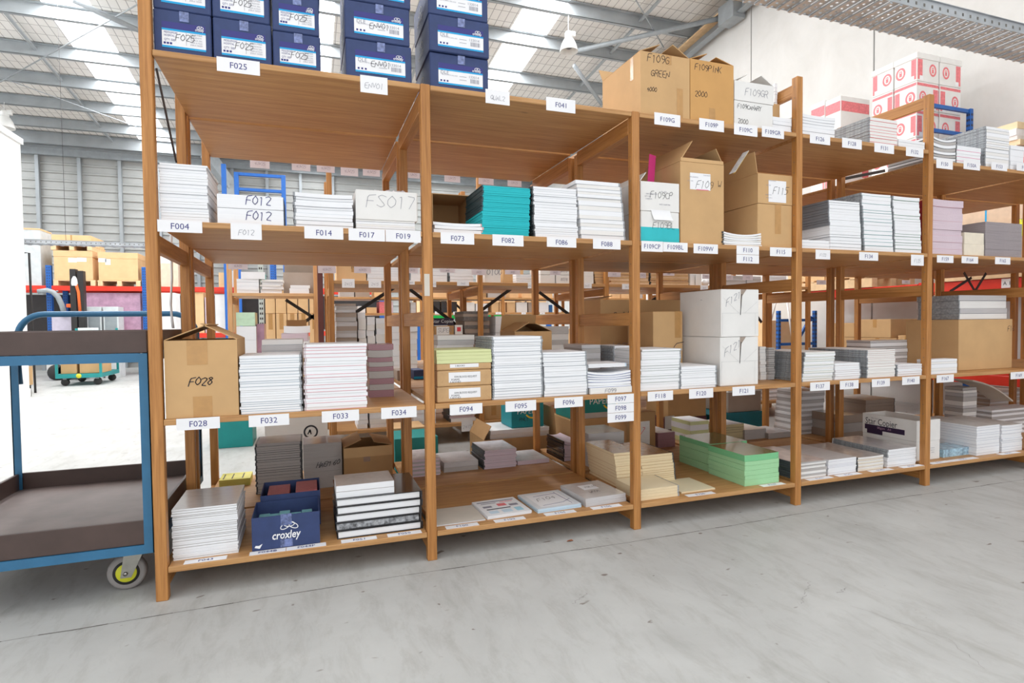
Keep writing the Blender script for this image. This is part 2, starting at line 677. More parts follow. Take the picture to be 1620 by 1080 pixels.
# ------------------------------------------------------------------ stacks of pads
def pad_obj(name, w, d, h, mat, back, edge=.0001, bend=0, spine=None, spm=None, top=None, film=False):
    """one pad: paper block, backing board, optional binding tape (a part) along L, R or B"""
    mb = MB()
    nx = 8 if bend else 1
    bt = min(.0016, h * .2) if back else 0
    c = min(.0004, h * .08)

    def zb(t):
        return bend * (2 * t - 1) ** 2

    ring = [(0, bt + c, 0), (0, h - c, 0), (c, h, 0), (c, bt, 0)]
    vs, fs = [], []
    for i in range(nx + 1):
        t = i / nx
        x = -w / 2 + c + (w - 2 * c) * t
        dz = zb(t)
        for (y, z) in ((c, bt), (0, bt + c), (0, h - c), (c, h), (d - c, h), (d, h - c), (d, bt + c), (d - c, bt)):
            vs.append((x, y, z + dz))
    for i in range(nx):
        for k in range(8):
            k2 = (k + 1) % 8
            fs.append((i * 8 + k, (i + 1) * 8 + k, (i + 1) * 8 + k2, i * 8 + k2))
    for e, sx in ((0, -1), (nx, 1)):
        b = len(vs)
        x = sx * w / 2
        dz = zb(0)
        vs += [(x, c, bt + c + dz), (x, c, h - c + dz), (x, d - c, h - c + dz), (x, d - c, bt + c + dz)]
        r_ = [e * 8 + k for k in range(8)]
        quads = [(b, b + 1, b + 2, b + 3), (r_[1], r_[2], b + 1, b), (r_[3], r_[4], b + 2, b + 1), (r_[5], r_[6], b + 3, b + 2), (r_[7], r_[0], b, b + 3)]
        tris = [(r_[0], r_[1], b), (r_[2], r_[3], b + 1), (r_[4], r_[5], b + 2), (r_[6], r_[7], b + 3)]
        for f in quads + tris:
            fs.append(f if sx < 0 else f[::-1])
    mb.add(vs, fs, mat)
    if bt:
        for i in range(nx):
            t0, t1 = i / nx, (i + 1) / nx
            xa, xb = -w / 2 - edge + (w + 2 * edge) * t0, -w / 2 - edge + (w + 2 * edge) * t1
            za, zc = zb(t0), zb(t1)
            y0, y1 = -edge, d + edge
            mb.add([(xa, y0, za), (xb, y0, zc), (xb, y1, zc), (xa, y1, za), (xa, y0, za + bt), (xb, y0, zc + bt), (xb, y1, zc + bt), (xa, y1, za + bt)],
                   [(0, 3, 2, 1), (4, 5, 6, 7), (0, 1, 5, 4), (2, 3, 7, 6), (1, 2, 6, 5), (3, 0, 4, 7)], back)
    if top:
        for i in range(nx):
            t0, t1 = i / nx, (i + 1) / nx
            xa, xb = -w / 2 + (w) * t0, -w / 2 + w * t1
            mb.add([(xa, 0, h + zb(t0) + .0003), (xb, 0, h + zb(t1) + .0003), (xb, d, h + zb(t1) + .0003), (xa, d, h + zb(t0) + .0003)], [(0, 1, 2, 3)], top)
    o = mb.build(name)
    if spine:
        e0 = zb(0)
        for side in spine:
            sb = MB()
            if side == 'L':
                sb.cbox(-w / 2 - .005, -w / 2 + .004, -.0012, d * .97, e0 + .0004, h + .0003 + e0, spm, .0012)
            else:
                sb.cbox(w / 2 - .004, w / 2 + .005, -.0012, d * .97, e0 + .0004, h + .0003 + e0, spm, .0012)
            sb.build('binding_tape', o)
    return o


def clampx(x0, x1, y0, y1, g=.003):
    """keep a thing on the two front racks clear of the posts and rails"""
    if y0 < -.05 or y0 > 1.442:
        return x0, x1
    for i in range(7):
        lo, hi = 1.1 * i - .0222 - g, 1.1 * i + .0222 + g
        if x0 < hi and x1 > lo:
            if (x0 + x1) / 2 > 1.1 * i:
                x0 = hi
            else:
                x1 = lo
    return x0, x1


def stack(name, cat, desc, anchor, u0, u1, v0, yf, zb, n, d=.297, mats=(PAPER,), back=BACK, spine=None, spm=SPINE, jit=.0022, lean=0, bend=0, rz=0,
          tops=None, spine_top=None, u0b=None, rot=.006, hj=.22, film=False, grp=None, var=3, X0=None, X1=None, ZT=None):
    """a stack whose front face spans u0..u1 and whose top front edge is at v0 in the plane y = yf, standing at height zb"""
    x0 = onY(u0, v0 + 20, yf).x if X0 is None else X0
    x1 = onY(u1, v0 + 20, yf).x if X1 is None else X1
    zt = onY((u0 + u1) / 2, v0, yf).z if ZT is None else ZT
    x0, x1 = clampx(x0, x1, yf, yf + d, .003 + jit + (.005 if spine else .001) + abs(lean) * .5 + abs(rot) * d * .6)
    H = zt - zb
    w = x1 - x0
    hs = [1 + R(-hj, hj) for _ in range(n)]
    if hj and n > 4:                              # a few pad thicknesses, shuffled
        hs = [(1 - hj, 1.0, 1 + hj)[i % 3] for i in range(n)]
        random.shuffle(hs)
    k = H / sum(hs)
    hq = [x * k for x in hs]
    g = grp or (desc + 's ' + anchor)
    protos = {}
    z = zb
    q = Matrix.Rotation(rz, 3, 'Z')
    for i in range(n):
        h = hs[i] * k
        m = mats[i % len(mats)] if not isinstance(mats, dict) else mats.get(n - 1 - i, mats[None])
        t = i / max(1, n - 1)
        it = n - 1 - i
        sp = spine
        if spine_top is not None and it >= spine_top:
            sp = None
        bnd = bend * (t if n > 1 else 1)
        tp = tops if (it == 0 and tops) else None
        h = hq[i]
        bk = back if (back is None or it == 0 or R(0, 1) < .62) else None
        key = (m, round(bnd, 3), sp, tp is not None, round(h, 5), bk)
        lab = '%s %s of the stack %s' % (ORD[min(it, 29)], desc, anchor)
        if n == 1:
            lab = desc + ' ' + anchor
        if i == 0 and n > 2:
            lab = 'lowest %s of the stack %s' % (desc, anchor)
        if len(lab.split()) > 16:
            lab = lab.replace(' of the stack ', ', ')
        off = q @ Vector((R(-jit, jit) + lean * (t - .5), R(-jit, jit) * .7 + (0 if not jit else 0), 0))
        loc = (x0 + w / 2 + off.x, yf + jit + off.y, z + (.0002))
        rr = rz + R(-rot, rot)
        if key in protos:
            o = dup(protos[key], loc, rr, lab, g)
        else:
            o = pad_obj(name, w, d, h - .0006, m, bk, bend=bnd, spine=sp, spm=spm, top=tp)
            o.location = loc
            o.rotation_euler = (0, 0, rr)
            tag(o, lab, cat, g)
            protos[key] = o
        z += h
    return x0, x1, zt


# ------------------------------------------------------------------ cartons
def carton(name, label, cat, x0, x1, y0, y1, z0, z1, mat, group=None, rz=0, tape=None, flaps=(), open_top=False, marks=None, inner=None, c=.003, th=.004, lid=0, lidm=None,
           open_front=False, tapes=TAPE):
    """box thing: body (> nothing), flap, tape_strip, marking parts. flaps: (side, angle from horizontal-outward in deg, length)"""
    z0 += .0008
    x0, x1 = clampx(x0, x1, y0, y1, .002 + lid * .1)
    cx, cy = (x0 + x1) / 2, (y0 + y1) / 2
    t = thing(name, label, cat, (cx, cy, z0), rz, group)
    w, d, h = x1 - x0, y1 - y0, z1 - z0
    a, b = w / 2, d / 2
    mb = MB()
    inn = inner or mat
    if open_top:
        mb.box(-a, a, -b, -b + th, 0, h, mat)
        mb.box(-a, a, b - th, b, 0, h, mat)
        mb.box(-a, -a + th, -b + th, b - th, 0, h, mat)
        mb.box(a - th, a, -b + th, b - th, 0, h, mat)
        mb.box(-a + th, a - th, -b + th, b - th, 0, th, inn)
    elif open_front:
        mb.box(-a, a, b - th, b, 0, h, mat)
        mb.box(-a, -a + th, -b, b - th, 0, h, mat)
        mb.box(a - th, a, -b, b - th, 0, h, mat)
        mb.box(-a + th, a - th, -b, b - th, 0, th, mat)
        mb.box(-a + th, a - th, -b, b - th, h - th, h, mat)
    else:
        mb.cbox(-a, a, -b, b, 0, h, mat, c)
    if lid:
        mb.cbox(-a - .006, a + .006, -b - .006, b + .006, h - lid, h + .004, lidm or mat, .002)
    mb.build('box_body', t)
    for side, ang, ln in flaps:
        f = MB()
        e = math.radians(ang)
        co, si = math.cos(e) * ln, math.sin(e) * ln
        if side in 'FB':
            s = -1 if side == 'F' else 1
            f.bar((0, s * b, h + .001), (0, s * (b + co), h + .001 + si), w * .98, .0035, mat, up=(0, -si * s, co) if True else None)
        else:
            s = -1 if side == 'L' else 1
            f.bar((s * a, 0, h + .001), (s * (a + co), 0, h + .001 + si), d * .98, .0035, mat, up=(-si * s, 0, co))
        f.build('flap', t)
    if tape:
        for (face, pos, w_, ln) in tape:
            tb = MB()
            if face == 'F':
                rect(tb, 'F', (pos, -b, h - ln / 2), w_, ln, tapes, .0008)
            elif face == 'f':
                rect(tb, 'F', (pos, -b, ln / 2), w_, ln, tapes, .0008)
            elif face == 'T':
                rect(tb, 'T', (pos, 0, h), w_, d, tapes, .0008)
            elif face == 'L':
                rect(tb, 'L', (-a, pos, h - ln / 2), w_, ln, tapes, .0008)
            tb.build('tape_strip', t)
    if marks:
        for nm, fn in marks:
            m_ = MB()
            fn(m_, a, b, h)
            m_.build(nm, t)
    return t


def W(s, face, fx, fz, h, t=.003, mat=INK, seed=5, tilt=0, slant=.12, wide=.62):
    """marking: handwriting at a fraction of the face"""
    def fn(mb, a, b, hh):
        o = {'F': (-a + 2 * a * fx, -b, hh * fz), 'L': (-a, b - 2 * b * fx, hh * fz), 'T': (-a + 2 * a * fx, -b + 2 * b * fz, hh)}[face]
        written(mb, s, face, o, h, mat, t, tilt=tilt, seed=seed, slant=slant, wide=wide)
    return ('handwriting', fn)


def multi(name, *fns):
    def fn(mb, a, b, h):
        for f in fns:
            (f[1] if isinstance(f, tuple) else f)(mb, a, b, h)
    return (name, fn)


def PATCH(face, fx, fz, w, h, mat=LABEL, off=.0007, extra=None):
    def fn(mb, a, b, hh):
        o = {'F': (-a + 2 * a * fx, -b, hh * fz), 'L': (-a, b - 2 * b * fx, hh * fz), 'T': (-a + 2 * a * fx, -b + 2 * b * fz, hh), 'R': (a, -b + 2 * b * fx, hh * fz)}[face]
        rect(mb, face, o, w, h, mat, off)
        if extra:
            extra(mb, o)
    return ('paper_label', fn)


def PRINT(s, face, fx, fz, h, mat=INK, wmax=None, bold=False, shear=0, nm='printed_text'):
    def fn(mb, a, b, hh):
        o = {'F': (-a + 2 * a * fx, -b, hh * fz), 'L': (-a, b - 2 * b * fx, hh * fz), 'T': (-a + 2 * a * fx, -b + 2 * b * fz, hh), 'R': (a, -b + 2 * b * fx, hh * fz)}[face]
        printed(mb, s, face, o, h, mat, wmax, .0013, shear, bold)
    return (nm, fn)


def boxpx(u0, u1, v0, yf, zb, d, v1=None):
    """x0,x1,y0,y1,z0,z1 of a box whose front face is u0..u1 wide with its top edge at v0 in the plane y=yf"""
    x0, x1 = onY(u0, v0 + 20, yf).x, onY(u1, v0 + 20, yf).x
    zt = onY((u0 + u1) / 2, v0, yf).z
    if v1 is not None:
        zb = onY((u0 + u1) / 2, v1, yf).z
    return x0, x1, yf, yf + d, zb, zt


# ================================================================== the hall
def setting():
    mb = MB().box(-17, 9.5, -9, 17, -.2, 0, FLOOR_M)
    struct(mb.build('floor'))
    # sawn joint and cracks in the slab
    j = MB()
    pts = [(-60, 1100), (210, 975), (405, 951), (530, 930), (705, 902), (810, 886), (1010, 854), (1215, 821), (1400, 792), (1620, 757)]
    P = [onZ(u, v, 0) for u, v in pts]
    ym = sum(p.y for p in P[1:]) / (len(P) - 1)
    n = 90
    prev = None
    for i in range(n + 1):
        x = -3 + 9.5 * i / n
        y = ym + .012 * math.sin(x * 2.1) + R(-.004, .004)
        if prev:
            wd = R(.0012, .0036)
            j.add([(prev[0], prev[1] - wd, .0006), (x, y - wd, .0006), (x, y + wd, .0006), (prev[0], prev[1] + wd, .0006)], [(0, 1, 2, 3)], CRACK)
        prev = (x, y)
    struct(j.build('floor_joint'))
    # hairline cracks
    for (pts, wd) in (([(1268, 955), (1272, 940), (1282, 920)], .0009), ([(905, 955), (920, 945), (930, 938)], .0009), ([(1325, 938), (1340, 930)], .0015), ([(1345, 958), (1500, 1010), (1560, 1060)], .0006)):
        k = MB()
        P = [onZ(u, v, 0) for u, v in pts]
        for p, q in zip(P[:-1], P[1:]):
            m = 8
            last = p
            for i in range(1, m + 1):
                t = p.lerp(q, i / m) + Vector((R(-.008, .008), R(-.008, .008), 0))
                s = (t - last).cross(Vector((0, 0, 1))).normalized() * wd
                k.add([last - s + Vector((0, 0, .0006)), t - s + Vector((0, 0, .0006)), t + s + Vector((0, 0, .0006)), last + s + Vector((0, 0, .0006))], [(0, 1, 2, 3)], CRACK2)
                last = t
        struct(k.build('floor_crack'))
    # roof: lining between skylight strips
    k = ROOF_K
    y0, y1 = -3.05, 15.86

    def strip(xa, xb, mat, nm, dz=0):
        m = MB()
        za, zb = roof_z(y0) + dz, roof_z(y1) + dz
        m.add([(xa, y0, za), (xb, y0, za), (xb, y1, zb), (xa, y1, zb), (xa, y0, za + .03), (xb, y0, za + .03), (xb, y1, zb + .03), (xa, y1, zb + .03)],
              [(0, 3, 2, 1), (4, 5, 6, 7), (0, 1, 5, 4), (1, 2, 6, 5), (2, 3, 7, 6), (3, 0, 4, 7)], mat)
        return m.build(nm)
    xs = [-14.0] + [e for s in SKY_X for e in (s - .378, s + .378)] + [8.05]
    for i in range(0, len(xs), 2):
        struct(strip(xs[i], xs[i + 1], ROOF_M, 'ceiling_lining'))
    for s in SKY_X:
        struct(strip(s - .378, s + .378, SKY_M, 'ceiling_skylight', .0))
    # purlins along x (Z-section), bridging bars along the slope
    ys = [15.36, 14.44, 13.27, 12.08, 10.86, 9.46, 8.04, 6.93, 5.74, 4.52, 3.3, 2.07, .85, -.37, -1.6]
    for i, y in enumerate(ys):
        zt = roof_z(y) - .012
        h = .22 if i else .3
        m = MB()
        m.box(-14, 7.95, y - .004, y + .004, zt - h, zt, GALVP)
        m.box(-14, 7.95, y - .07, y + .004, zt - .006, zt, GALVP)
        m.box(-14, 7.95, y - .004, y + .07, zt - h, zt - h + .006, GALVP)
        m.box(-14, 7.95, y + .064, y + .07, zt - h, zt - h + .022, GALVP)
        struct(m.build('ceiling_purlin'))
    for bx in (-8.3, -4.2, 2.83, 6.6):
        m = MB()
        for a, b in zip(ys[:-1], ys[1:]):
            m.bar((bx, a, roof_z(a) - .12), (bx, b, roof_z(b) - .12), .05, .035, GALVP)
        struct(m.build('ceiling_bridging'))
    # wind bracing rods and tubes
    for (p, q, r, mt) in (
            (onP(0, 130, .3), onP(225, 3, .3), .012, GALVP), (onP(-60, 100, .35), onP(215, 200, .35), .010, GALVD),
            (onP(115, 0, .35), onP(235, 55, .4), .045, GALVD),
            (onP(1000, -10, .25), onP(1050, 75, .25), .012, GALVD), (onP(900, 200, .3), onP(1100, 90, .3), .010, GALVD)):
        m = MB().tube([p, q], r, mt, 8)
        struct(m.build('ceiling_brace'))
    a = Vector((7.83, 6.07, roof_z(6.07) - .34))
    b = onY(905, 82, 7.96)
    struct(MB().tube([a, b], .045, GALVD, 10).build('ceiling_brace'))
    m = MB().tube([onY(908, 103, 8.02), onY(952, 165, 8.52)], .04, GALVD, 10)
    struct(m.build('ceiling_brace'))
    # raking steel along the right wall
    m = MB()
    ya, yb = -3, 15.7
    m.bar((7.9, ya, roof_z(ya) - .36), (7.9, yb, roof_z(yb) - .36), .012, .26, GALVD)
    m.bar((7.84, ya, roof_z(ya) - .48), (7.84, yb, roof_z(yb) - .48), .13, .012, GALVD)
    m.bar((7.82, ya, roof_z(ya) - .27), (7.82, yb, roof_z(yb) - .27), .2, .03, PINE)
    struct(m.build('trim_1'))
    m = MB()
    m.box(7.7, 7.96, 5.68, 6.07, roof_z(5.86) - .54, roof_z(5.86) - .22, GALVD)
    struct(m.build('trim_2'))
    # far wall: horizontal trapezoid sheeting, girt posts, eaves beam
    Y = 15.86
    m = MB()
    z, p = 0.0, .22
    vs, fs = [], []
    while z < 5.95:
        for (dy, dz) in ((0, 0), (0, .145), (-.03, .165), (-.03, .2)):
            vs += [(-16, Y + dy, z + dz), (8.05, Y + dy, z + dz)]
        z += p
    for i in range(len(vs) // 2 - 1):
        fs.append((2 * i, 2 * i + 1, 2 * i + 3, 2 * i + 2))
    m.add(vs, fs, CLAD)
    struct(m.build('wall_back'))
    for i in range(13):
        x = -9.695 + i * .923
        mm = MB().box(x - .04, x + .04, Y - .13, Y - .031, 0, 5.78, GALVP)
        struct(mm.build('wall_back_girt'))
    mm = MB().box(-16, 7.95, Y - .2, Y - .05, 5.64, 5.82, GALVD)
    mm.box(-16, 7.95, Y - .35, Y - .05, 5.82, 5.85, GALVP)
    struct(mm.build('trim_3'))
    cx = onY(367, 290, 15.4).x
    mm = MB()
    mm.box(cx - .13, cx + .13, 15.25, 15.62, 0, 5.1, GALVD)
    mm.bar((cx, 15.45, 5.0), (cx - .55, 14.9, 5.8), .22, .32, GALVD)
    struct(mm.build('trim_4'))
    # right wall: tilt-up panels with joints
    X = 8.0
    joints = [-8.0, -3.75, .9, 3.25, 5.575, 7.9, 10.25, 12.6, 15.95]
    for a, b in zip(joints[:-1], joints[1:]):
        m = MB().box(X, X + .18, a + .012, b - .012, 0, 8.3, SLAB_M)
        struct(m.build('wall_right'))
    m = MB().box(X + .03, X + .1, -8, 15.95, 0, 8.3, GALVD)
    struct(m.build('wall_right_joint_filler'))
    # white office block at the left
    m = MB().box(-6.5, -3.72, -3, 8.8, 0, 4.07, WHITEP)
    struct(m.build('wall_left'))
    m = MB().box(-3.72, -3.703, -3, 8.817, 0, .13, WHITEP)
    m.box(-6.5, -3.703, 8.8, 8.817, 0, .13, WHITEP)
    struct(m.build('baseboard_left'))
    m = MB().box(-6.55, -3.69, -3, 8.83, 4.07, 4.16, WHITEP)
    struct(m.build('trim_5'))


def onP(u, v, below):
    """point on a plane a little below the roof lining"""
    r = ray(u, v)
    t = (ROOF_Z1 - below + (ROOF_Y1 - CAM.y) * ROOF_K - CAM.z) / (r.z + ROOF_K * r.y)
    return CAM + r * t


CRACK = plain('dirt_in_joint', (.17, .16, .145), .9, .4, 30)
CRACK2 = plain('hairline_dirt', (.31, .3, .29), .9, .3, 30)
GALVP = plain('galvanised_purlin', (.36, .39, .41), .42, .1, 3, metal=.25)
setting()


p_ = onZ(902, 856, 0)
lf = MB()
lf.add([(p_.x - .02, p_.y, .001), (p_.x - .004, p_.y - .008, .006), (p_.x + .018, p_.y - .003, .002), (p_.x + .012, p_.y + .008, .007), (p_.x - .01, p_.y + .009, .003)], [(0, 1, 2, 3, 4)], plain('dry_leaf', (.35, .13, .06), .8))
tag(lf.build('dry_leaf'), 'small reddish-brown dry leaf scrap lying on the concrete floor joint', 'leaf')

# ================================================================== timber racks
LABN = [0]


def shelf_label(parent, text, u0, u1, v0, v1, Yf, hand=False, flat=False, org=(0, 0, 0), zflat=0, behind=False, bent=0):
    """paper label on a shelf edge; coordinates read off at the plane of the shelf front"""
    mb = MB()
    o = Vector(org)
    if flat:
        p = [onZ(u0, v0, zflat), onZ(u1, v1, zflat)]
        x0, x1 = p[0].x, p[1].x
        ya = (p[0].y + p[1].y) / 2
        y0, y1 = Yf + .006, Yf + .046
        mb.box(x0 - o.x, x1 - o.x, y0 - o.y, y1 - o.y, zflat + .0004 - o.z, zflat + .0014 - o.z, LABEL)
        c = Vector(((x0 + x1) / 2, (y0 + y1) / 2, zflat + .0014)) - o
        if text:
            printed(mb, text, 'T', c, .021, NAVYP, (x1 - x0) * .62)
    else:
        um, vm = (u0 + u1) / 2, (v0 + v1) / 2
        x0, x1 = onY(u0, vm, Yf).x, onY(u1, vm, Yf).x
        z1, z0 = onY(um, v0, Yf).z, onY(um, v1, Yf).z
        if behind:
            mb.box(x0 - o.x, x1 - o.x, Yf - o.y, Yf + .001 - o.y, z0 - o.z, z1 - o.z, LABELB)
        else:
            mb.box(x0 - o.x, x1 - o.x, Yf - .0016 - o.y, Yf - .0006 - o.y, z0 - o.z, z1 - o.z, LABEL)
        c = Vector(((x0 + x1) / 2, Yf - .0016, (z0 + z1) / 2)) - o
        if text and hand:
            h = (z1 - z0) * (.34 if not behind else .36)
            n = len(text)
            wtot = h * .62 * 1.05 * n
            LABN[0] += 1
            if behind:
                pass
            written(mb, text, 'F', c + Vector((-wtot / 2, 0, -h * .7 if not behind else -h / 2)), h, INKG if not behind else INKF, .0016, .0006, seed=LABN[0])
        elif text:
            printed(mb, text, 'F', c, .024, NAVYP, (x1 - x0) * .75, .0006)
    lo = mb.build('shelf_label', parent)
    if text and not behind:
        lo['label'] = ('handwritten' if hand else 'printed') + ' white shelf label reading ' + text
    return lo


def post(mb_name, parent, x, y0, y1, z1, mat=WZ, holes=True, w=.0218, z0=0):
    mb = MB()
    mb.cbox(x - w, x + w, y0, y1, z0, z1, mat, .0025)
    if holes:
        ym = (y0 + y1) / 2
        z = .35
        while z < z1 - .05:
            for s in (-1, 1):
                xx = x + s * (w + .0004)
                r = .0032
                vs = [(xx, ym + r * math.cos(a * PI / 3), z + r * math.sin(a * PI / 3)) for a in range(6)]
                mb.add(vs, [tuple(range(6)) if s > 0 else tuple(range(6))[::-1]], CRACK)
            z += .062
    return mb.build(mb_name, parent)


def front_rack():
    t = thing('timber_shelving_rack', 'long orange pine shelving rack in front, its shelf edges lined with printed white F-number labels', 'shelving rack')
    S1, S2, S3, S4 = .135, .731, 1.524, 2.189
    tops = [2.547, 2.192, 2.192, 2.516, 2.547, 2.547, 2.547]
    for i in range(7):
        x = 1.1 * i
        post('post', t, x, 0, .042, tops[i])
        post('post', t, x, .648, .69, min(tops[i], 2.6 if i in (0, 3, 4) else 2.15))
        r = MB().cbox(x - .016, x + .016, .042, .648, .04, .105, WY, .002)
        r.build('rail', t)
    rails = {0: [1.435], 1: [2.11, 1.12], 2: [2.11, 1.11], 3: [2.44, 1.305], 4: [2.50, 1.28], 5: [1.28], 6: [1.28]}
    for i, zs in rails.items():
        for z in zs:
            MB().cbox(1.1 * i - (.0225 if 2 < z < 2.2 else .014), 1.1 * i + (.0225 if 2 < z < 2.2 else .014), .042, .648, z - .03, z + (.0545 if 2 < z < 2.2 else .04), WY, .002).build('rail', t)
    MB().bar(onX(247.5, 108, .0), onX(279, 257, .0), .008, .006, plain('dark_brown_steel', (.05, .035, .03), .5)).build('brace', t)
    for (u0, v0, u1, v1) in ((1489, 296, 1592, 270), (1334, 283, 1400, 270), (1525, 431, 1542, 460), (1560, 432, 1543, 460), (1503, 461, 1537, 439)):
        MB().bar(onY(u0, v0, .712), onY(u1, v1, .712), .022, .004, BLACKM, up=(0, 1, 0)).build('brace', t)
    sh = {}
    for b in range(6):
        for k, z in enumerate((S1, S2, S3, S4 if b < 4 else 2.13)):
            mb = MB().cbox(1.1 * b + .0235, 1.1 * b + 1.1 - .0235, 0.001, .70, z - .024, z, WX, .002)
            sh[b, k] = mb.build('shelf', t)
    L = [  # bay, level, text, u0, u1, v0, v1, hand
        (0, 3, 'F025', 343, 411, 93.5, 116, 0), (0, 3, 'ENVOI', 570, 613, 121, 148, 1), (1, 3, 'QUAL2', 768, 806, 143, 165, 1), (1, 3, 'F041', 864, 910, 156, 177, 0),
        (2, 3, 'F109G', 1035, 1076, 180, 199, 0), (2, 3, 'F109P', 1106, 1145, 189, 207, 0), (2, 3, 'F109C', 1161, 1198, 197, 214.5, 0), (2, 3, 'F109GR', 1205, 1240, 201, 218, 0),
        (3, 3, 'F126', 1281, 1313, 212, 228, 0), (3, 3, 'F128', 1332, 1363, 219.5, 235, 0), (3, 3, 'F131', 1383, 1414, 227, 242, 0), (3, 3, 'F132', 1433, 1460.5, 233, 248, 0),
        (4, 3, 'F150', 1481, 1507, 252, 267, 0), (4, 3, 'F150A', 1524, 1550, 255, 268.5, 0), (4, 3, 'F153', 1568, 1593, 257.5, 269.5, 0), (4, 3, 'F154', 1608, 1634, 259.5, 271, 0),
        (0, 2, 'F004', 249, 320, 348.5, 367.5, 0), (0, 2, 'F012', 365, 414, 353, 379, 1), (0, 2, 'F014', 481.5, 543, 358.5, 378, 0), (0, 2, 'F017', 551.5, 609, 362, 381, 0),
        (0, 2, 'F019', 610, 665.5, 364, 383, 0), (1, 2, 'F073', 697, 750, 368, 386, 0), (1, 2, 'F082', 779, 828, 371.5, 389, 0), (1, 2, 'F086', 865, 911.5, 375.5, 391, 0),
        (1, 2, 'F088', 938, 981.5, 378, 394, 0), (2, 2, 'F109CP', 1014.5, 1048.5, 381.5, 398, 0), (2, 2, 'F109BL', 1049, 1087.5, 383.5, 398.5, 0), (2, 2, 'F109W', 1097, 1135.5, 386, 401, 0),
        (2, 2, 'F110', 1165, 1200.5, 389, 402.5, 0), (2, 2, 'F112', 1165, 1200.5, 403, 416.5, 0), (2, 2, 'F115', 1218, 1252, 391.5, 405.5, 0), (3, 2, 'F133', 1290, 1313, 395, 410, 1),
        (3, 2, 'F134', 1359, 1389, 399, 412, 0), (3, 2, 'F135', 1441, 1461, 403, 420, 1), (4, 2, 'F159', 1482, 1508, 404, 415.5, 0), (4, 2, 'F164', 1521, 1547, 405.5, 416.5, 0),
        (4, 2, 'F165', 1574, 1598, 407, 418, 0),
        (0, 1, 'F028', 279, 348, 660.5, 679, 0), (0, 1, 'F032', 393.5, 457.5, 655.5, 673.5, 0), (0, 1, 'F033', 509, 568, 649, 666.5, 0), (0, 1, 'F034', 603, 659, 643.5, 661, 0),
        (1, 1, 'F094', 711.5, 763, 638.5, 655, 0), (1, 1, 'F095', 799.5, 848, 633.5, 650, 0), (1, 1, 'F096', 877, 922, 628, 644, 0), (1, 1, 'F097', 961, 1002.5, 623.5, 637.5, 0),
        (1, 1, 'F098', 961, 1002.5, 638, 652, 0), (1, 1, 'F099', 961, 1002.5, 652.5, 667, 0), (2, 1, 'F118', 1024.5, 1064.5, 618.5, 633.5, 0), (2, 1, 'F120', 1090, 1128, 614.5, 629.5, 0),
        (2, 1, 'F121', 1158.5, 1194, 611, 625, 0), (3, 1, 'F137', 1281.5, 1312.5, 604, 617.5, 0), (3, 1, 'F138', 1328.5, 1358, 601.5, 615, 0), (3, 1, 'F139', 1379, 1407.5, 599, 611.5, 0),
        (3, 1, 'F140', 1427, 1454.5, 595.5, 608, 0), (4, 1, 'F167', 1481.5, 1508.5, 592.5, 604.5, 0), (4, 1, 'F169', 1598.5, 1624, 588, 599, 0)]
    for b, k, s, u0, u1, v0, v1, hand in L:
        shelf_label(sh[b, k], s, u0, u1, v0, v1, 0.0, bool(hand))
    for b, s, u0, u1, v0, v1 in ((0, 'F043', 290, 358, 893, 884), (0, 'F044B', 394, 452, 879, 870), (0, 'F044P', 453, 516, 870, 862), (0, 'F051', 540, 597, 859, 853), (0, 'F050', 614, 668, 850, 843),
                                 (1, 'F100', 707, 759, 838, 831), (1, 'F102', 785, 834, 828, 822), (1, 'F104', 865, 913, 817, 810), (1, 'F106', 938, 983, 806, 799), (2, 'F126', 1085, 1127, 784, 778),
                                 (2, 'F127', 1202, 1236, 768, 763), (3, 'F141', 1273, 1311, 758, 753), (3, 'F142', 1320, 1356, 752, 747), (3, 'F143', 1368, 1404, 744, 740), (3, 'F144', 1419, 1453, 738, 734),
                                 (4, 'F171', 1474, 1503, 734, 730), (4, 'F172', 1505, 1551, 730, 725), (4, 'F174', 1587, 1617, 720, 716)):
        shelf_label(sh[b, 0], s, u0, u1, v0, v1, 0.0, flat=True, zflat=S1)
    # a torn strip of masking tape on the second post
    mb = MB()
    p, q = onY(671, 433, -.0005), onY(680, 468, -.0005)
    mb.box(p.x, q.x, -.0012, -.0004, q.z, p.z, BEIGE)
    mb.build('masking_tape', t)
    # second rack, back to back
    t2 = thing('timber_shelving_rack', 'matching pine shelving rack standing back to back behind the front rack', 'shelving rack')
    for i in range(7):
        x = 1.1 * i
        post('post', t2, x, .734, .776, min(tops[i], 2.6 if i in (0, 3, 4) else 2.15))
        post('post', t2, x, 1.40, 1.442, 2.5 if i in (0, 3, 4) else 2.14)
        MB().cbox(x - .016, x + .016, .776, 1.40, .04, .105, WY, .002).build('rail', t2)
    for i, zs in {0: [1.435], 1: [2.11, 1.12], 2: [2.11, 1.12], 3: [1.29], 4: [1.28], 5: [1.28], 6: [1.28]}.items():
        for z in zs:
            MB().cbox(1.1 * i - (.0225 if 2 < z < 2.2 else .014), 1.1 * i + (.0225 if 2 < z < 2.2 else .014), .776, 1.40, z - .03, z + (.0545 if 2 < z < 2.2 else .04), WY, .002).build('rail', t2)
    s2 = {}
    for b in range(6):
        for k, z in enumerate((S1, S2, S3, S4 if b < 4 else 2.13)):
            s2[b, k] = MB().cbox(1.1 * b + .0235, 1.1 * b + 1.1 - .0235, .728 if k < 3 else .735, 1.441, z - .024, z, WX, .002).build('shelf', t2)
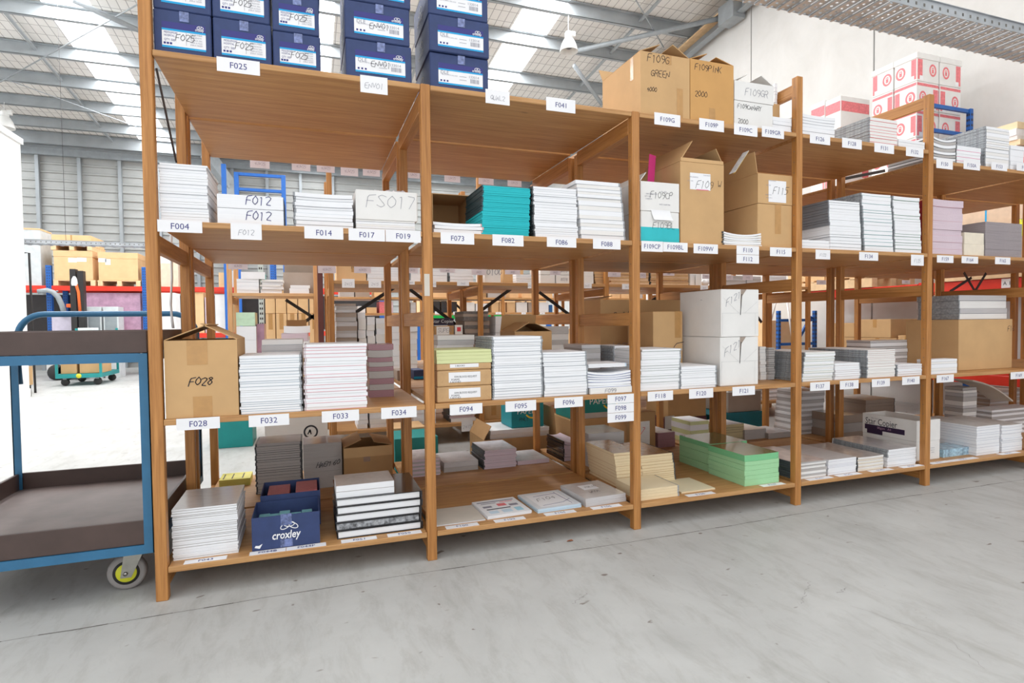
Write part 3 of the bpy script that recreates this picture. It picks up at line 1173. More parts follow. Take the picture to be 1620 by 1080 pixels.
    for (b, k, u0, u1, v0, v1) in ((0, 3, 395.5, 426.5, 252, 266), (0, 3, 461.5, 491, 257, 270), (0, 3, 501, 529.5, 260, 272.5), (0, 3, 539, 566.5, 264, 278), (0, 3, 574, 601, 266, 278.5),
                                   (1, 3, 645.5, 664, 271, 282), (1, 3, 703, 728, 276, 288), (1, 3, 757, 781, 280, 292), (1, 3, 803, 825, 283, 295),
                                   (0, 2, 361, 392, 416, 426), (0, 2, 503, 531.5, 420, 432), (0, 2, 560, 587, 421.5, 432), (1, 2, 644, 661, 423, 432), (1, 2, 696, 720, 425, 431), (1, 2, 746, 769, 426, 435),
                                   (1, 2, 799, 823, 427, 434), (1, 2, 870, 887, 427, 435), (2, 2, 962, 982, 430, 438), (2, 2, 1012, 1022, 431, 440), (2, 2, 1049, 1067, 431, 436), (2, 2, 1111, 1124, 434, 441),
                                   (3, 2, 1146, 1160, 435, 443), (3, 2, 1175, 1191, 435, 443), (3, 2, 1292, 1307, 443, 450), (4, 2, 1427, 1440, 443, 449)):
        shelf_label(s2[b, k], '4UW25'[(u0 > 600):], u0, u1, v0, v1, 1.4425, True, behind=True)
    return t, t2


front_rack()
S1, S2, S3, S4 = .135, .731, 1.524, 2.189


# ================================================================== navy envelope boxes on the top shelf
def env_panel(kind, hand, seed):
    def fn(mb, a, b, h):
        w2 = a * 1.52
        hh = h * .58
        cz = h * .44
        cx = .04 * a
        rect(mb, 'F', (cx, -b, cz), w2, hh, LABEL, .0007)
        rect(mb, 'F', (cx, -b, cz + hh * .37), w2, hh * .27, NAVYP, .0011)
        rect(mb, 'F', (cx, -b, cz + hh * .2), w2, hh * .075, CYAN, .0012)
        rect(mb, 'F', (cx, -b, cz - hh * .46), w2, hh * .08, CYAN, .0012)
        printed(mb, 'croxley', 'F', (cx + w2 * .36, -b, cz + hh * .31), .011, LABEL, w2 * .2, .0016, .15, True)
        circle_line(mb, 'F', (cx + w2 * .35, -b, cz + hh * .42), .008, .005, .002, LABEL, .4, .0016, 14)
        circle_line(mb, 'F', (cx + w2 * .40, -b, cz + hh * .42), .008, .005, .002, LABEL, -.3, .0016, 14)
        if kind == 'M':
            printed(mb, 'MIDDLEMORE', 'F', (cx - w2 * .3, -b, cz + hh * .09), .008, NAVYP, w2 * .3, .0013)
            printed(mb, 'HOSPITAL', 'F', (cx - w2 * .33, -b, cz - hh * .03), .008, NAVYP, w2 * .24, .0013)
            printed(mb, 'QTY: 500', 'F', (cx - w2 * .33, -b, cz - hh * .2), .009, NAVYP, w2 * .24, .0013)
            rect(mb, 'F', (cx + w2 * .05, -b, cz - hh * .1), .0012, hh * .5, INKG, .0013)
            for i, s in enumerate(('JOB NUMBER', 'WINDOW', 'TROPICAL SEAL', 'TEAR & FOLD', 'JOB # 120250')):
                printed(mb, s, 'F', (cx + w2 * .28, -b, cz + hh * (.1 - .1 * i)), .006, INKG, w2 * .28, .0013)
        else:
            printed(mb, 'DLE', 'F', (cx - w2 * .36, -b, cz + hh * .07), .016, INKG, w2 * .18, .0013)
            printed(mb, 'BRITE WHITE SEAL EASI', 'F', (cx - w2 * .25, -b, cz - hh * .04), .005, INKG, w2 * .42, .0013)
            printed(mb, '133014', 'F', (cx + w2 * .3, -b, cz + hh * .0), .012, INKG, w2 * .24, .0013)
            rr = random.Random(5)
            x = cx + w2 * .22
            while x < cx + w2 * .42:
                wd = rr.choice((.0012, .002, .003))
                rect(mb, 'F', (x, -b, cz - hh * .2), wd, hh * .2, INKG, .0013)
                x += wd + rr.choice((.0015, .0025))
            for k in (-1, 1):
                rect(mb, 'F', (cx + .01, -b, cz - hh * (.12 + .08 * k)), w2 * .16, hh * .02, INKG, .0013)
        for i in range(3):
            rect(mb, 'F', (cx - w2 * (.44 - .07 * i), -b, cz - hh * .33), .008, .008, NAVYP, .0013)
        if hand:
            written(mb, hand, 'F', (cx - w2 * .2, -b, cz - hh * .2), .027, INK, .0018, .002, seed=seed, tilt=.03)
    return ('box_label', fn)


def clear_tape_mark(mb, a, b, h):
    rect(mb, 'F', (.06 * a, -b, h - .02), .034, .04, CLEART, .0018)
    rect(mb, 'T', (.06 * a, 0, h), .034, 2 * b, CLEART, .0018)


def side_print(mb, a, b, h):
    printed(mb, 'croxley', 'L', (-a, b * .1, h * .38), .03, GCARD, .16, .0009, .15, True)
    circle_line(mb, 'L', (-a, b * .14, h * .62), .026, .014, .004, GCARD, .4)
    circle_line(mb, 'L', (-a, -b * .02, h * .62), .026, .014, .004, GCARD, -.3)


def envelope_box(x0, x1, y0, z0, h, kind, hand, label, grp, seed, d=.3, rz=0):
    return carton('envelope_box', label, 'box', x0, x1, y0, y0 + d, z0 + .0004, z0 + h - .0008, NAVY, grp, rz,
                  marks=[env_panel(kind, hand, seed), ('clear_tape', clear_tape_mark), ('side_print', side_print)], c=.004)


cols = [(241.5, 334, 18, 80, 'M', 3, 'left', ['F025', 'F025', 'F025']), (336, 428, 32, 90, 'M', 3, 'middle', ['F025', 'F025', 'F025']), (432, 507, 52, 103, 'M', 3, 'right', ['F025', 'F025', 'F025'])]
LV = ['bottom', 'middle', 'top']
sd = 20
for (u0, u1, vt, vb, kd, n, nm, hs) in cols:
    x0, x1 = onY(u0, vb - 20, .03).x, onY(u1, vb - 20, .03).x
    h = onY((u0 + u1) / 2, vt, .03).z - S4
    for i in range(n):
        sd += 1
        envelope_box(x0 + R(-.003, .003), x1 + R(-.003, .003), .03 + R(0, .006), S4 + i * h, h, kd, hs[i],
                     '%s navy envelope box of the %s stack above the F025 label' % (LV[i], nm), 'navy envelope boxes above the F025 label', sd)
for (u0, u1, vt, vb, hand, an, gr) in ((548, 650, 67, 121, 'ENVO1', 'above the ENVOI label', 'navy envelope boxes above the ENVOI label'), (680, 773, 86, 138, '', 'right of the second post', 'navy envelope boxes right of the second post')):
    x0, x1 = onY(u0, vb - 20, .02).x, onY(u1, vb - 20, .02).x
    h = onY((u0 + u1) / 2, vt, .02).z - S4
    for i in range(3):
        sd += 1
        envelope_box(x0 + R(-.005, .005), x1 + R(-.005, .005), .02 + (.0 if hand else R(0, .012)), S4 + i * h, h, 'D', hand if i < 2 else '',
                     '%s navy envelope box of the stack %s' % (LV[i], an), gr, sd, .36)

# ================================================================== cartons on the top shelf
x0 = onY(1013.5, 130, .02).x
x1 = onY(1091, 130, .02).x
zt = onY(1050, 86, .02).z
carton('cardboard_carton', 'tall brown carton marked F109G green 4000 on the top shelf', 'carton', x0, x1, .02, .43, S4, zt, CARD, flaps=(('R', 150, .12), ('L', 158, .13), ('B', 60, .1)), open_top=True,
       tape=(('F', .02, .035, .05), ('f', .09, .038, .16), ('L', -.12, .03, .12)),
       marks=[multi('handwriting', W('F109G', 'F', .13, .845, .042, .0028, seed=2), W('GREEN', 'F', .2, .62, .036, .0026, seed=3), W('4000', 'F', .12, .375, .024, .0024, seed=4))], c=.004)
x1b = onY(1160.5, 140, .02).x
zt2 = onY(1125, 98, .02).z
carton('cardboard_carton', 'orange-brown carton marked F109 pink 2000 on the top shelf', 'carton', x1 + .004, x1b, .02, .42, S4, zt2, plain('orange_cardboard', (.6, .33, .115), .8, .05, 6), flaps=(('L', 160, .12), ('R', 165, .12)),
       open_top=True, tape=(('f', .0, .04, .08),), marks=[multi('handwriting', W('F109PINK', 'F', .1, .835, .034, .0026, seed=7), W('2000', 'F', .1, .4, .032, .0026, seed=8))])
xa, xb = onY(1162, 180, .02).x, onY(1223, 180, .02).x
za, zb2 = onY(1190, 161.5, .02).z, onY(1190, 131, .02).z
carton('white_carton', 'lower white carton marked F109 canary 2000 beside the F109 pink carton', 'carton', xa, xb, .02, .36, S4, za - .001, WCARD,
       marks=[multi('handwriting', W('F109CANARY', 'F', .07, .7, .026, .0022, seed=9), W('2000', 'F', .08, .12, .028, .0022, seed=10))])
carton('white_carton', 'upper white carton with open flaps stacked on the F109 canary carton', 'carton', xa, xb + .004, .02, .36, za, zb2, WCARD, open_top=True, inner=CARDG, flaps=(('L', 155, .1), ('R', 150, .1)),
       marks=[W('F109GR', 'F', .26, .3, .042, .0022, INKG, seed=12)])
b_ = boxpx(1224, 1256, 166, .06, S4, .32)
carton('cardboard_carton', 'low brown carton under white pads beside the fourth post, top shelf', 'carton', onY(1225.5, 180, .02).x, 3.27, .12, .44, S4, onY(1240, 166, .12).z, CARD, tape=(('F', 0, .03, .06),))
stack('paper_pad', 'paper pad', 'white paper pad', 'above the F109GR label', 1223, 1256, 186, .03, S4, 4, .09 - .012, X1=3.268, spine=None, bend=0)
stack('paper_pad', 'paper pad', 'white paper pad', 'on the brown carton by the fourth post', 1226, 1256, 134, .14, onY(1240, 166, .12).z + .001, 6, .27, X1=3.27)
stack('paper_pad', 'paper pad', 'white paper pad', 'above the F126 label', 1272, 1321, 184, .02, S4, 6, .297, bend=.004, X0=3.325)
stack('spiral_booklet', 'booklet', 'grey-edged booklet', 'above the F131 label', 1376, 1420, 188, .02, S4, 10, .42, (PAPERW,), RED, 'L', SPINE, lean=.0, bend=0)
stack('paper_pad', 'paper pad', 'white paper pad', 'above the F132 label', 1422, 1462, 222, .02, S4, 3, .3, bend=0, X1=4.37)
stack('curled_booklet', 'booklet', 'grey curled booklet', 'above the F150 label', 1479, 1513, 222, .02, 2.13, 8, .3, (PAPERG, PAPER), BACKB, 'R', SPINED, bend=.02, X0=4.43)
stack('spiral_booklet', 'booklet', 'grey-edged booklet', 'above the F153 label', 1560, 1597, 202, .02, 2.13, 14, .36, (PAPERW, PAPER), SPINE, 'L', SPINE, hj=.25)
stack('paper_pad', 'paper pad', 'white paper pad', 'above the F150A label', 1514, 1552, 232, .03, 2.13, 5, .3, (PAPER, PAPER), MAGENTA)
stack('paper_pad', 'paper pad', 'white paper pad', 'above the F154 label', 1599, 1640, 232, .02, 2.13, 5, .3, X1=5.37)
stack('paper_load', 'paper pack', 'cream-white loose paper pack', 'high on the wall racking left of the film-wrapped blocks', 0, 0, 0, 1.0, 2.678, 6, .5, (PAPERW, PAPER, CREAM), None, jit=.02, rot=.05, X0=7.08, X1=7.64, ZT=onY(1540, 180, 1.02).z)

# ================================================================== shelf at eye height, from left to right
stack('paper_pad', 'paper pad', 'white paper pad', 'above the F004 label', 248.5, 327.5, 259, .02, S3, 19, .3, jit=.003, lean=.0, X0=.026)
x0, x1 = onY(343.5, 330, .02).x, onY(448.7, 330, .02).x
zt, zm = onY(396, 309, .02).z, onY(396, 330.5, .02).z
for (a, b, nm) in ((S3, zm - .0008, 'lower'), (zm, zt, 'upper')):
    carton('ream_pack', '%s white block of paper marked F012 above the F012 label' % nm, 'paper pack', x0, x1, .02, .23, a, b, PAPER, 'white paper packs above the F012 label',
           marks=[W('F012', 'F', .42, .3, .038, .0028, NAVYP, seed=30 + len(nm)), ('blue_edge', lambda mb, a_, b_, h_: rect(mb, 'R', (a_, 0, h_ / 2), 2 * b_, h_ * .98, BLUEC, .0006))], c=.002)
stack('taped_pad', 'paper pad', 'white pad with grey taped spine', 'above the F014 label', 466, 558, 307, .02, S3, 10, .22, (PAPER,), BACK, 'L', SPINE, jit=.003, bend=.003)
x0, x1 = onY(563, 330, .02).x, onY(660.5, 330, .02).x
zt, zm = onY(610, 302, .02).z, onY(610, 349, .02).z
stack('grey_pad', 'paper pad', 'thin grey-white pad', 'under the FSO17 box', 564, 657, 349, .02, S3, 5, .297, (PAPERW, PAPER), BACK, jit=.0015, rot=.003)
carton('white_carton', 'white box marked FSO17 lying on thin pads above the F017 label', 'box', x0, x1, .02, .33, zm + .0005, zt, WCARD, marks=[W('FSO17', 'F', .16, .42, .058, .0018, INKG, seed=41, wide=.74)])


def crumple(name, label, cat, c, sx, sy, sz, mat, n=14, seed=1, group=None):
    """crumpled sheet of film or paper: a jagged lump"""
    rr = random.Random(seed)
    mb = MB()
    vs, fs = [], []
    for i in range(n + 1):
        for j in range(n + 1):
            a, b = i / n * 2 - 1, j / n * 2 - 1
            e = max(0, 1 - max(abs(a), abs(b)) ** 3)
            vs.append((c[0] + sx * (a + rr.uniform(-.05, .05)) * .5, c[1] + sy * (b + rr.uniform(-.05, .05)) * .5, c[2] + .001 + e * sz * rr.uniform(.25, 1)))
    for i in range(n):
        for j in range(n):
            k = i * (n + 1) + j
            fs += [(k, k + 1, k + n + 2), (k, k + n + 2, k + n + 1)]
    mb.add(vs, fs, mat)
    return tag(mb.build(name), label, cat, group)


crumple('crumpled_film', 'crumpled clear plastic film lying on top of the FSO17 box', 'plastic film', ((x0 + x1) / 2 + .03, .17, zt), .2, .2, .035, plain('crinkled_film', (.74, .7, .74), .25, .25, 40, coat=.4), seed=4)
stack('thick_pad', 'paper pad', 'thick white pad with pink end', 'above the F073 label', 682, 763, 353, .02, S3, 3, .25, (PAPER,), BACK, 'R', plain('pink_tape', (.62, .42, .42), .7), jit=.004, bend=.004, X0=1.127)
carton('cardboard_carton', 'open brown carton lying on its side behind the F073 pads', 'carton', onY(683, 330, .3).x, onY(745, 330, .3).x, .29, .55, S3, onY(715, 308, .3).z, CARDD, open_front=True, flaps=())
stack('teal_pad', 'paper pad', 'bright teal paper pad', 'above the F082 label', 763, 838, 295, .02, S3, 26, .3, (TEALP,), None, 'L', plain('dark_teal_tape', (.035, .07, .08), .5), spine_top=14, jit=.0028, lean=.008)
stack('taped_pad', 'paper pad', 'white pad with grey taped spine', 'above the F086 label', 844, 913, 296.5, .02, S3, 22, .3, (PAPER,), BACK, 'L', SPINED, jit=.003, lean=-.006)
stack('skewed_pad', 'paper pad', 'white pad', 'leaning above the F088 label', 916, 985, 287, .02, S3, 15, .3, (PAPER, PAPERW), BACK, 'R', SPINE, jit=.005, lean=-.03, grp='white pads above the F088 label')
# F109 cartons
x0, x1 = onY(1013.5, 330, .02).x, onY(1074.3, 330, .02).x
zt, zm = onY(1044, 288.5, .02).z, onY(1044, 334.5, .02).z
carton('white_carton', 'lower white carton with a teal half marked F109BL above the F109BL label', 'carton', x0, x1, .02, .5, S3, zm - .001, WCARD,
       marks=[('teal_band', lambda mb, a, b, h: rect(mb, 'F', (0, -b, h * .24), 2 * a, h * .48, plain('turquoise_paper', (.03, .5, .55), .7), .0007)),
              W('F109BL', 'F', .3, .44, .036, .0018, seed=51)])
carton('white_carton', 'upper white carton marked F109CP with raised flaps above the F109CP label', 'carton', x0, x1, .02, .5, zm, zt, WCARD, open_top=True, inner=CARDD, flaps=(('L', 128, .06), ('B', 95, .05)),
       marks=[multi('handwriting', W('F109CP', 'F', .24, .44, .036, .002, seed=52)), multi('printed_text', *[PRINT(s, 'F', fx, fz, .007, INKG, .07) for s, fx, fz in (('DEAR COUNTIES PRINT', .28, .58), ('QTY 250', .18, .49), ('CARBON', .2, .41), ('WHITE CANARY PINK', .62, .24), ('PO 4021', .6, .68))])])
n_ = MB()
p = onY(1031, 331, .012)
q = onY(1062, 349, .012)
n_.bar((p.x + .005, .013, p.z), (q.x, .001, q.z + .005), .03, .001, LABEL, up=(0, -1, 0))
n_ = MB()
for i in range(6):
    t0, t1 = i / 6, (i + 1) / 6
    xa, xb = onY(1030, 331, .015).x, onY(1060, 334, .015).x
    za, zb_ = p.z, p.z - .055
    n_.add([(xa + .012 * t0, .0195 - .014 * t0 * t0 - .003, za + (zb_ - za) * t0), (xb + .012 * t0, .0195 - .014 * t0 * t0 - .003, za + (zb_ - za) * t0),
            (xb + .012 * t1, .0195 - .014 * t1 * t1 - .003, za + (zb_ - za) * t1), (xa + .012 * t1, .0195 - .014 * t1 * t1 - .003, za + (zb_ - za) * t1)], [(3, 2, 1, 0)], LABEL)
tag(n_.build('paper_note'), 'small white paper note hanging over the front of the F109BL carton', 'note')
x1 = onY(1074.3, 330, .02).x
c0 = onY(1048, 250, .2)
tag(MB().bar((x1 - .075, .2, zm + .008), (x1 - .04, .21, c0.z + .015), .0025, .05, MAGENTA, up=(1, .2, 0)).build('pink_card'), 'bright pink card standing up out of the F109CP carton', 'card')
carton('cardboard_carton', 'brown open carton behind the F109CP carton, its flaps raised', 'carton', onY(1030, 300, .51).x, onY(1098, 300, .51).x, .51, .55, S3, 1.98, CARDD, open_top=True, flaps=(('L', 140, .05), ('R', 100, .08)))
x0, x1 = onY(1076.5, 330, .02).x, onY(1145, 330, .02).x
zt = onY(1110, 258, .02).z
carton('cardboard_carton', 'tall brown carton with a white F109W sticker above the F109W label', 'carton', x0, x1, .02, .42, S3, zt, CARD, open_top=True, flaps=(('L', 125, .14), ('R', 120, .1), ('F', 96, .02)),
       marks=[PATCH('F', .45, .77, .135, .09), multi('printed_text', *[PRINT(s, 'F', fx, fz, .006, INKG, .06) for s, fx, fz in (('FORM COUNTIES PRINT', .3, .82), ('QTY 1000', .22, .77), ('F109 WHITE', .6, .85))]),
              multi('handwriting', W('F109', 'F', .34, .685, .044, .0022, seed=61, slant=.3), W('W', 'F', .85, .7, .04, .0022, seed=62)),
              ('pink_underline', lambda mb, a, b, h: rect(mb, 'F', (.0, -b, h * .67), .08, .003, MAGENTA, .0012))])
stack('curled_pad', 'paper pad', 'small white curled pad', 'above the F110 label', 1145, 1205, 371, .01, S3, 6, .2, (PAPERW, PAPER), None, 'L', SPINED, jit=.003, bend=.014, grp='curled white pads above the F110 label')
x0, x1 = onY(1199, 330, .03).x, 3.274
zt, zm = onY(1225, 276, .03).z, onY(1225, 323, .03).z
carton('cardboard_carton', 'lower plain brown carton above the F115 label', 'carton', x0, x1, .03, .46, S3, zm - .001, CARD, tape=(('F', .02, .045, .17),))
carton('cardboard_carton', 'upper brown carton with a white F115 sticker and raised flaps', 'carton', x0, x1, .03, .46, zm, zt, CARD, open_top=True, flaps=(('L', 80, .12), ('B', 100, .1)), tape=(('L', .1, .05, .12),),
       marks=[PATCH('F', .56, .43, .13, .125), multi('printed_text', *[PRINT(s, 'F', fx, fz, .006, INKG, .06) for s, fx, fz in (('COUNTIES MANUKAU', .4, .78), ('QTY 500', .3, .62), ('ORDER 4410', .3, .3), ('DATE 09/12', .32, .2))]),
              W('F115', 'F', .42, .34, .044, .0024, seed=71, slant=.25)])
mb = MB()
q0, q1 = onY(1158, 274, .012), onY(1180, 240, .012)
mb.bar((q0.x, .012, q0.z), (q1.x, .012, q1.z), .001, .05, plain('clear_plastic', (.62, .62, .62), .15, .2, 40, coat=.6), up=(0, 1, 0))
mb.bar((q0.x + .012, .0105, q0.z), (q1.x + .012, .0105, q1.z), .0012, .016, YPRINT, up=(0, 1, 0))
for k in range(7):
    e = .12 + k * .11
    p_ = Vector((q0.x + .012, .0095, q0.z)).lerp(Vector((q1.x + .012, .0095, q1.z)), e)
    q_ = Vector((q0.x + .012, .0095, q0.z)).lerp(Vector((q1.x + .012, .0095, q1.z)), e + .06)
    mb.bar(p_, q_, .0006, .009, INK, up=(0, 1, 0))
tag(mb.build('plastic_bag_corner'), 'clear plastic strip with a yellow warning band beside the raised F115 carton flap', 'plastic strip')
# bay 3
stack('spine_bound_pad', 'paper pad', 'white pad with dark grey spine', 'left of the F134 label', 1313, 1362, 318, .02, S3, 17, .45, (PAPER,), SPINE, 'L', plain('charcoal_tape', (.2, .21, .23), .5), jit=.003, lean=-.02, rot=.004, spine_top=9)
stack('paper_pad', 'paper pad', 'white paper pad', 'flat beside the fourth post above the F133 label', 1273, 1313, 380, .03, S3, 3, .3, (PAPER,), BACK, X0=3.328)
stack('spine_bound_pad', 'paper pad', 'white pad with dark grey spine', 'above the F134 label', 1366, 1412, 307, .02, S3, 18, .34, (PAPER,), plain('teal_board', (.08, .3, .32), .7), 'L', SPINE, jit=.003, lean=-.028, bend=.002)
stack('spine_bound_pad', 'paper pad', 'white pad with dark grey spine', 'above the F135 label', 1415, 1457, 312, .02, S3, 18, .3, (PAPER,), plain('green_board', (.1, .24, .14), .7), 'L', SPINE, jit=.003, lean=-.03, bend=.002)
# bay 4
stack('film_wrapped_pack', 'paper pack', 'lilac film-wrapped paper pack', 'above the F159 label', 1483, 1524, 317, .02, S3, 8, .3, (PAPERL,), plain('pink_board', (.66, .4, .46), .6), 'L', plain('dark_red_tape', (.4, .03, .04), .5), jit=.005, X0=4.434, bend=.003)
stack('cream_pack', 'paper pack', 'cream wrapped paper pack', 'above the F164 label', 1526, 1557, 368, .02, S3, 2, .3, (plain('cream_wrap', (.82, .74, .6), .4, .06, 20, coat=.4),), None)
stack('grey_pack', 'paper pack', 'grey film-wrapped block', 'above the F165 label', 1559, 1640, 353, .02, S3, 4, .3, (sheets('dark_mauve_wrap', (.36, .32, .33), (.24, .21, .22), coat=.25),), None, X1=5.36)

# ================================================================== shelf at waist height
x0, x1 = .03, onY(376.5, 600, .015).x
zt = onY(315, 538, .015).z
carton('cardboard_carton', 'brown carton marked F028 with loosely folded flaps above the F028 label', 'carton', x0, x1, .015, .33, S2, zt, CARD, open_top=True, flaps=(('L', 158, .17), ('R', 154, .15)), tape=(('F', -.015, .075, .1), ('f', .0, .07, .085)),
       marks=[W('F028', 'F', .31, .41, .034, .0036, seed=80, slant=.25)])
stack('taped_pad', 'paper pad', 'white pad with grey taped spine', 'above the F032 label', 378.5, 475, 562, .02, S2, 22, .3, (PAPER,), plain('pale_blue_board', (.42, .5, .58), .8), 'R', SPINE, jit=.003, rot=.006)
stack('grey_pad', 'paper pad', 'grey form pad', 'behind the F032 pads', 414, 479, 537, .36, S2, 12, .25, (SILVERP, PAPERW), BACK, jit=.002)
stack('pink_edged_pad', 'paper pad', 'white pad with pink backing', 'above the F033 label', 482.5, 580, 544, .02, S2, 21, .3, (PAPER,), PINKL, 'L', plain('pale_pink_tape', (.62, .55, .58), .5), jit=.004, lean=.006)
stack('mauve_pack', 'paper pack', 'mauve film-wrapped pack', 'behind the F034 label', 583, 622, 545, .36, S2, 9, .22, (PAPERM, PAPERG), None, jit=.003, bend=.003)
x0, x1 = onY(690.5, 600, .02).x, onY(778, 600, .02).x
zs = [S2] + [onY(735, v, .02).z for v in (610.5, 585, 574.5)]


def kraft_folds(s):
    def fn(mb, a, b, h):
        mb.add([(s * a * .985, -b - .0008, h * .95), (s * a * .985, -b - .0008, h * .05), (s * a * .74, -b - .0022, h * .5)], [(0, 1, 2) if s < 0 else (0, 2, 1)], KRAFT)
    return fn


for i in range(3):
    th_ = zs[i + 1] - zs[i]
    ex = [PATCH('F', .5, .56, .155, th_ * .62)] if i < 2 else [PATCH('F', .5, .66, .14, th_ * .55)]
    if i < 2:
        ex.append(multi('printed_text', PRINT('F094 BLOOD REQUEST', 'F', .52, .58, .009, INK, .11), PRINT('FORMS', 'F', .33, .42, .009, INK, .05), PRINT('5 BOOKS', 'F', .33, .27, .009, INK, .06)))
    else:
        ex.append(PRINT('5 BOOKS', 'F', .42, .66, .008, INK, .06))
    carton('kraft_parcel', '%s kraft-wrapped parcel with a white sticker above the F094 label' % ('lowest', 'middle', 'thin topmost')[i], 'parcel', x0 + R(0, .004), x1 - R(0, .004), .02, .3, zs[i] + .0005, zs[i + 1] - .0005, KRAFT,
           'kraft parcels above the F094 label', marks=ex + [('folded_end', kraft_folds(-1)), ('folded_end', kraft_folds(1))], c=.004)
stack('lime_pad', 'paper pad', 'pale lime-edged pad', 'on the F094 parcels', 691, 778, 553, .02, zs[3] + .0006, 4, .28, (LIME,), plain('lime_board', (.6, .66, .3), .8), jit=.002)
stack('taped_pad', 'paper pad', 'white pad with grey taped spine', 'above the F095 label', 780, 857, 532, .02, S2, 25, .3, (PAPER,), plain('blue_grey_board', (.4, .44, .5), .8), 'LR', SPINE, jit=.0025, lean=.0)
stack('paper_pad', 'paper pad', 'white loose paper pad', 'behind the lime-edged pads', 692, 750, 530, .4, S2, 9, .26, (PAPERW, SILVERP), BACK, jit=.006)
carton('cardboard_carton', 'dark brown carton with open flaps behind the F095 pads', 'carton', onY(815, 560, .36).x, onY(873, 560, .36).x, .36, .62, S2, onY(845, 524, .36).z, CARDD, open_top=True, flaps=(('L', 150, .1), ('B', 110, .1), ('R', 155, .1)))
stack('taped_pad', 'paper pad', 'white pad with grey taped spine', 'above the F096 label', 861, 928.5, 557, .02, S2, 17, .3, (PAPER,), plain('blue_grey_board2', (.4, .44, .5), .8), 'R', SPINE, jit=.003, lean=-.006, bend=.002)
x0, x1 = onY(934, 610, .01).x, onY(1003, 610, .01).x
z1 = onY(968, 612, .01).z
carton('ream_pack', 'cream-white block of sheets marked F099 under curled white pads', 'paper pack', x0, x1 - .004, .01, .24, S2, z1, PAPERW, marks=[W('F099', 'F', .34, .15, .02, .0022, INKG, seed=91, wide=.8)], c=.0015)
stack('curled_pad', 'paper pad', 'curled white pad', 'above the F097 label', 931, 1002, 590, .01, z1 + .0006, 6, .24, (PAPER,), plain('blue_line', (.3, .36, .6), .7), None, jit=.004, bend=.012, grp='curled white pads above the F097 label')
stack('paper_pad', 'paper pad', 'white pad with pale blue end', 'on the curled F097 pads', 931, 990, 575, .03, onY(968, 586, .01).z + .0165, 3, .2, (PAPER,), None, 'R', PAPERB, jit=.001, rot=.003)
stack('grey_pad', 'paper pad', 'grey form pad', 'behind the F096 pads', 921, 958, 545, .34, S2, 9, .25, (SILVERP, PAPERG), BACK, jit=.003)
stack('grey_pad', 'paper pad', 'white-topped grey pad', 'behind the curled F097 pads', 959, 1001, 547, .3, S2, 13, .25, (PAPER, SILVERP), BACK, 'L', SPINE, jit=.004)
stack('taped_pad', 'paper pad', 'white pad with grey taped spine', 'above the F118 label', 1015, 1076, 552, .02, S2, 15, .28, (PAPER,), plain('green_grey_board', (.38, .44, .42), .8), 'R', SPINE, jit=.003, lean=.008, X0=2.226)
stack('paper_pad', 'paper pad', 'white paper pad', 'above the F120 label', 1078, 1133, 579, .02, S2, 9, .26, (PAPER,), BACK, 'R', SPINE, jit=.003)
b_ = (onY(1033.5, 540, .33).x, onY(1080, 540, .33).x, .33, .62, S2, onY(1056, 492.5, .33).z)
carton('cardboard_carton', 'brown carton with pen marks standing behind the F118 pads', 'carton', *b_, CARD, tape=(('F', .07, .045, .16),), marks=[W('F', 'F', .5, .32, .1, .004, seed=95, slant=.5)])
x0, x1 = onY(1141, 500, .03).x, onY(1200.5, 500, .03).x
zt, zm = onY(1170, 457.5, .03).z, onY(1170, 533, .03).z


def tuck_flaps(mb, a, b, h):
    f = -b - .0012
    mb.add([(-.0, f, h * .44), (-.006 + .008, f, h), (.008 + .035, f, h), (.012, f, h * .86)], [(0, 3, 2, 1)], CARDG)
    mb.add([(-.002, f - .0003, h * .46), (.002, f - .0003, h * .46), (.012, f - .0003, h * .9), (.007, f - .0003, h * .9)], [(0, 1, 2, 3)], INK)
    for (p, q) in (((-a * .96, h * .5), (a * .96, h * .5)), ((-a * .94, h * .5), (-a * .94, h * .05)), ((a * .8, h * .5), (a * .8, h * .05)), ((-a * .9, h * .82), (-.01, h * .5)), ((a * .9, h * .74), (.03, h * .5))):
        dx, dz = q[0] - p[0], q[1] - p[1]
        L = math.hypot(dx, dz)
        nx, nz = -dz / L * .0008, dx / L * .0008
        mb.add([(p[0] + nx, f, p[1] + nz), (p[0] - nx, f, p[1] - nz), (q[0] - nx, f, q[1] - nz), (q[0] + nx, f, q[1] + nz)], [(0, 1, 2, 3)], GCARD)


carton('white_carton', 'upper tall white carton marked F121 with tucked flaps', 'carton', x0, x1, .03, .41, zm + .001, zt, WCARD, marks=[('tuck_flap', tuck_flaps), multi('handwriting', W('F121', 'F', .12, .64, .04, .0022, INKG, seed=97, tilt=.5), W('-', 'L', .5, .7, .05, .002, INKG))])
carton('white_carton', 'lower white carton standing directly above the F121 label', 'carton', x0 - .006, x1 - .003, .03, .41, S2, zm, WCARD, marks=[('tuck_flap', tuck_flaps), W('F121', 'F', .1, .6, .045, .0022, INKG, seed=98, tilt=.5)])
stack('form_book', 'form book', 'white-edged form book', 'right of the F121 cartons', 1203, 1226, 548, .22, S2, 12, .4, (PAPERW,), BACK, jit=.003, lean=-.006)
stack('form_book', 'form book', 'grey form book', 'left of the fourth post on the waist shelf', 1226, 1260, 549, .2, S2, 14, .4, (PAPERG,), BACKB, jit=.003, X1=3.272)
stack('form_book', 'form book', 'white form book with curled cover', 'above the F137 label', 1272, 1320, 557, .02, S2, 15, .4, (PAPERW, PAPER), plain('pale_green_board', (.5, .58, .5), .8), 'L', SPINE, jit=.004, lean=.02, bend=.002)
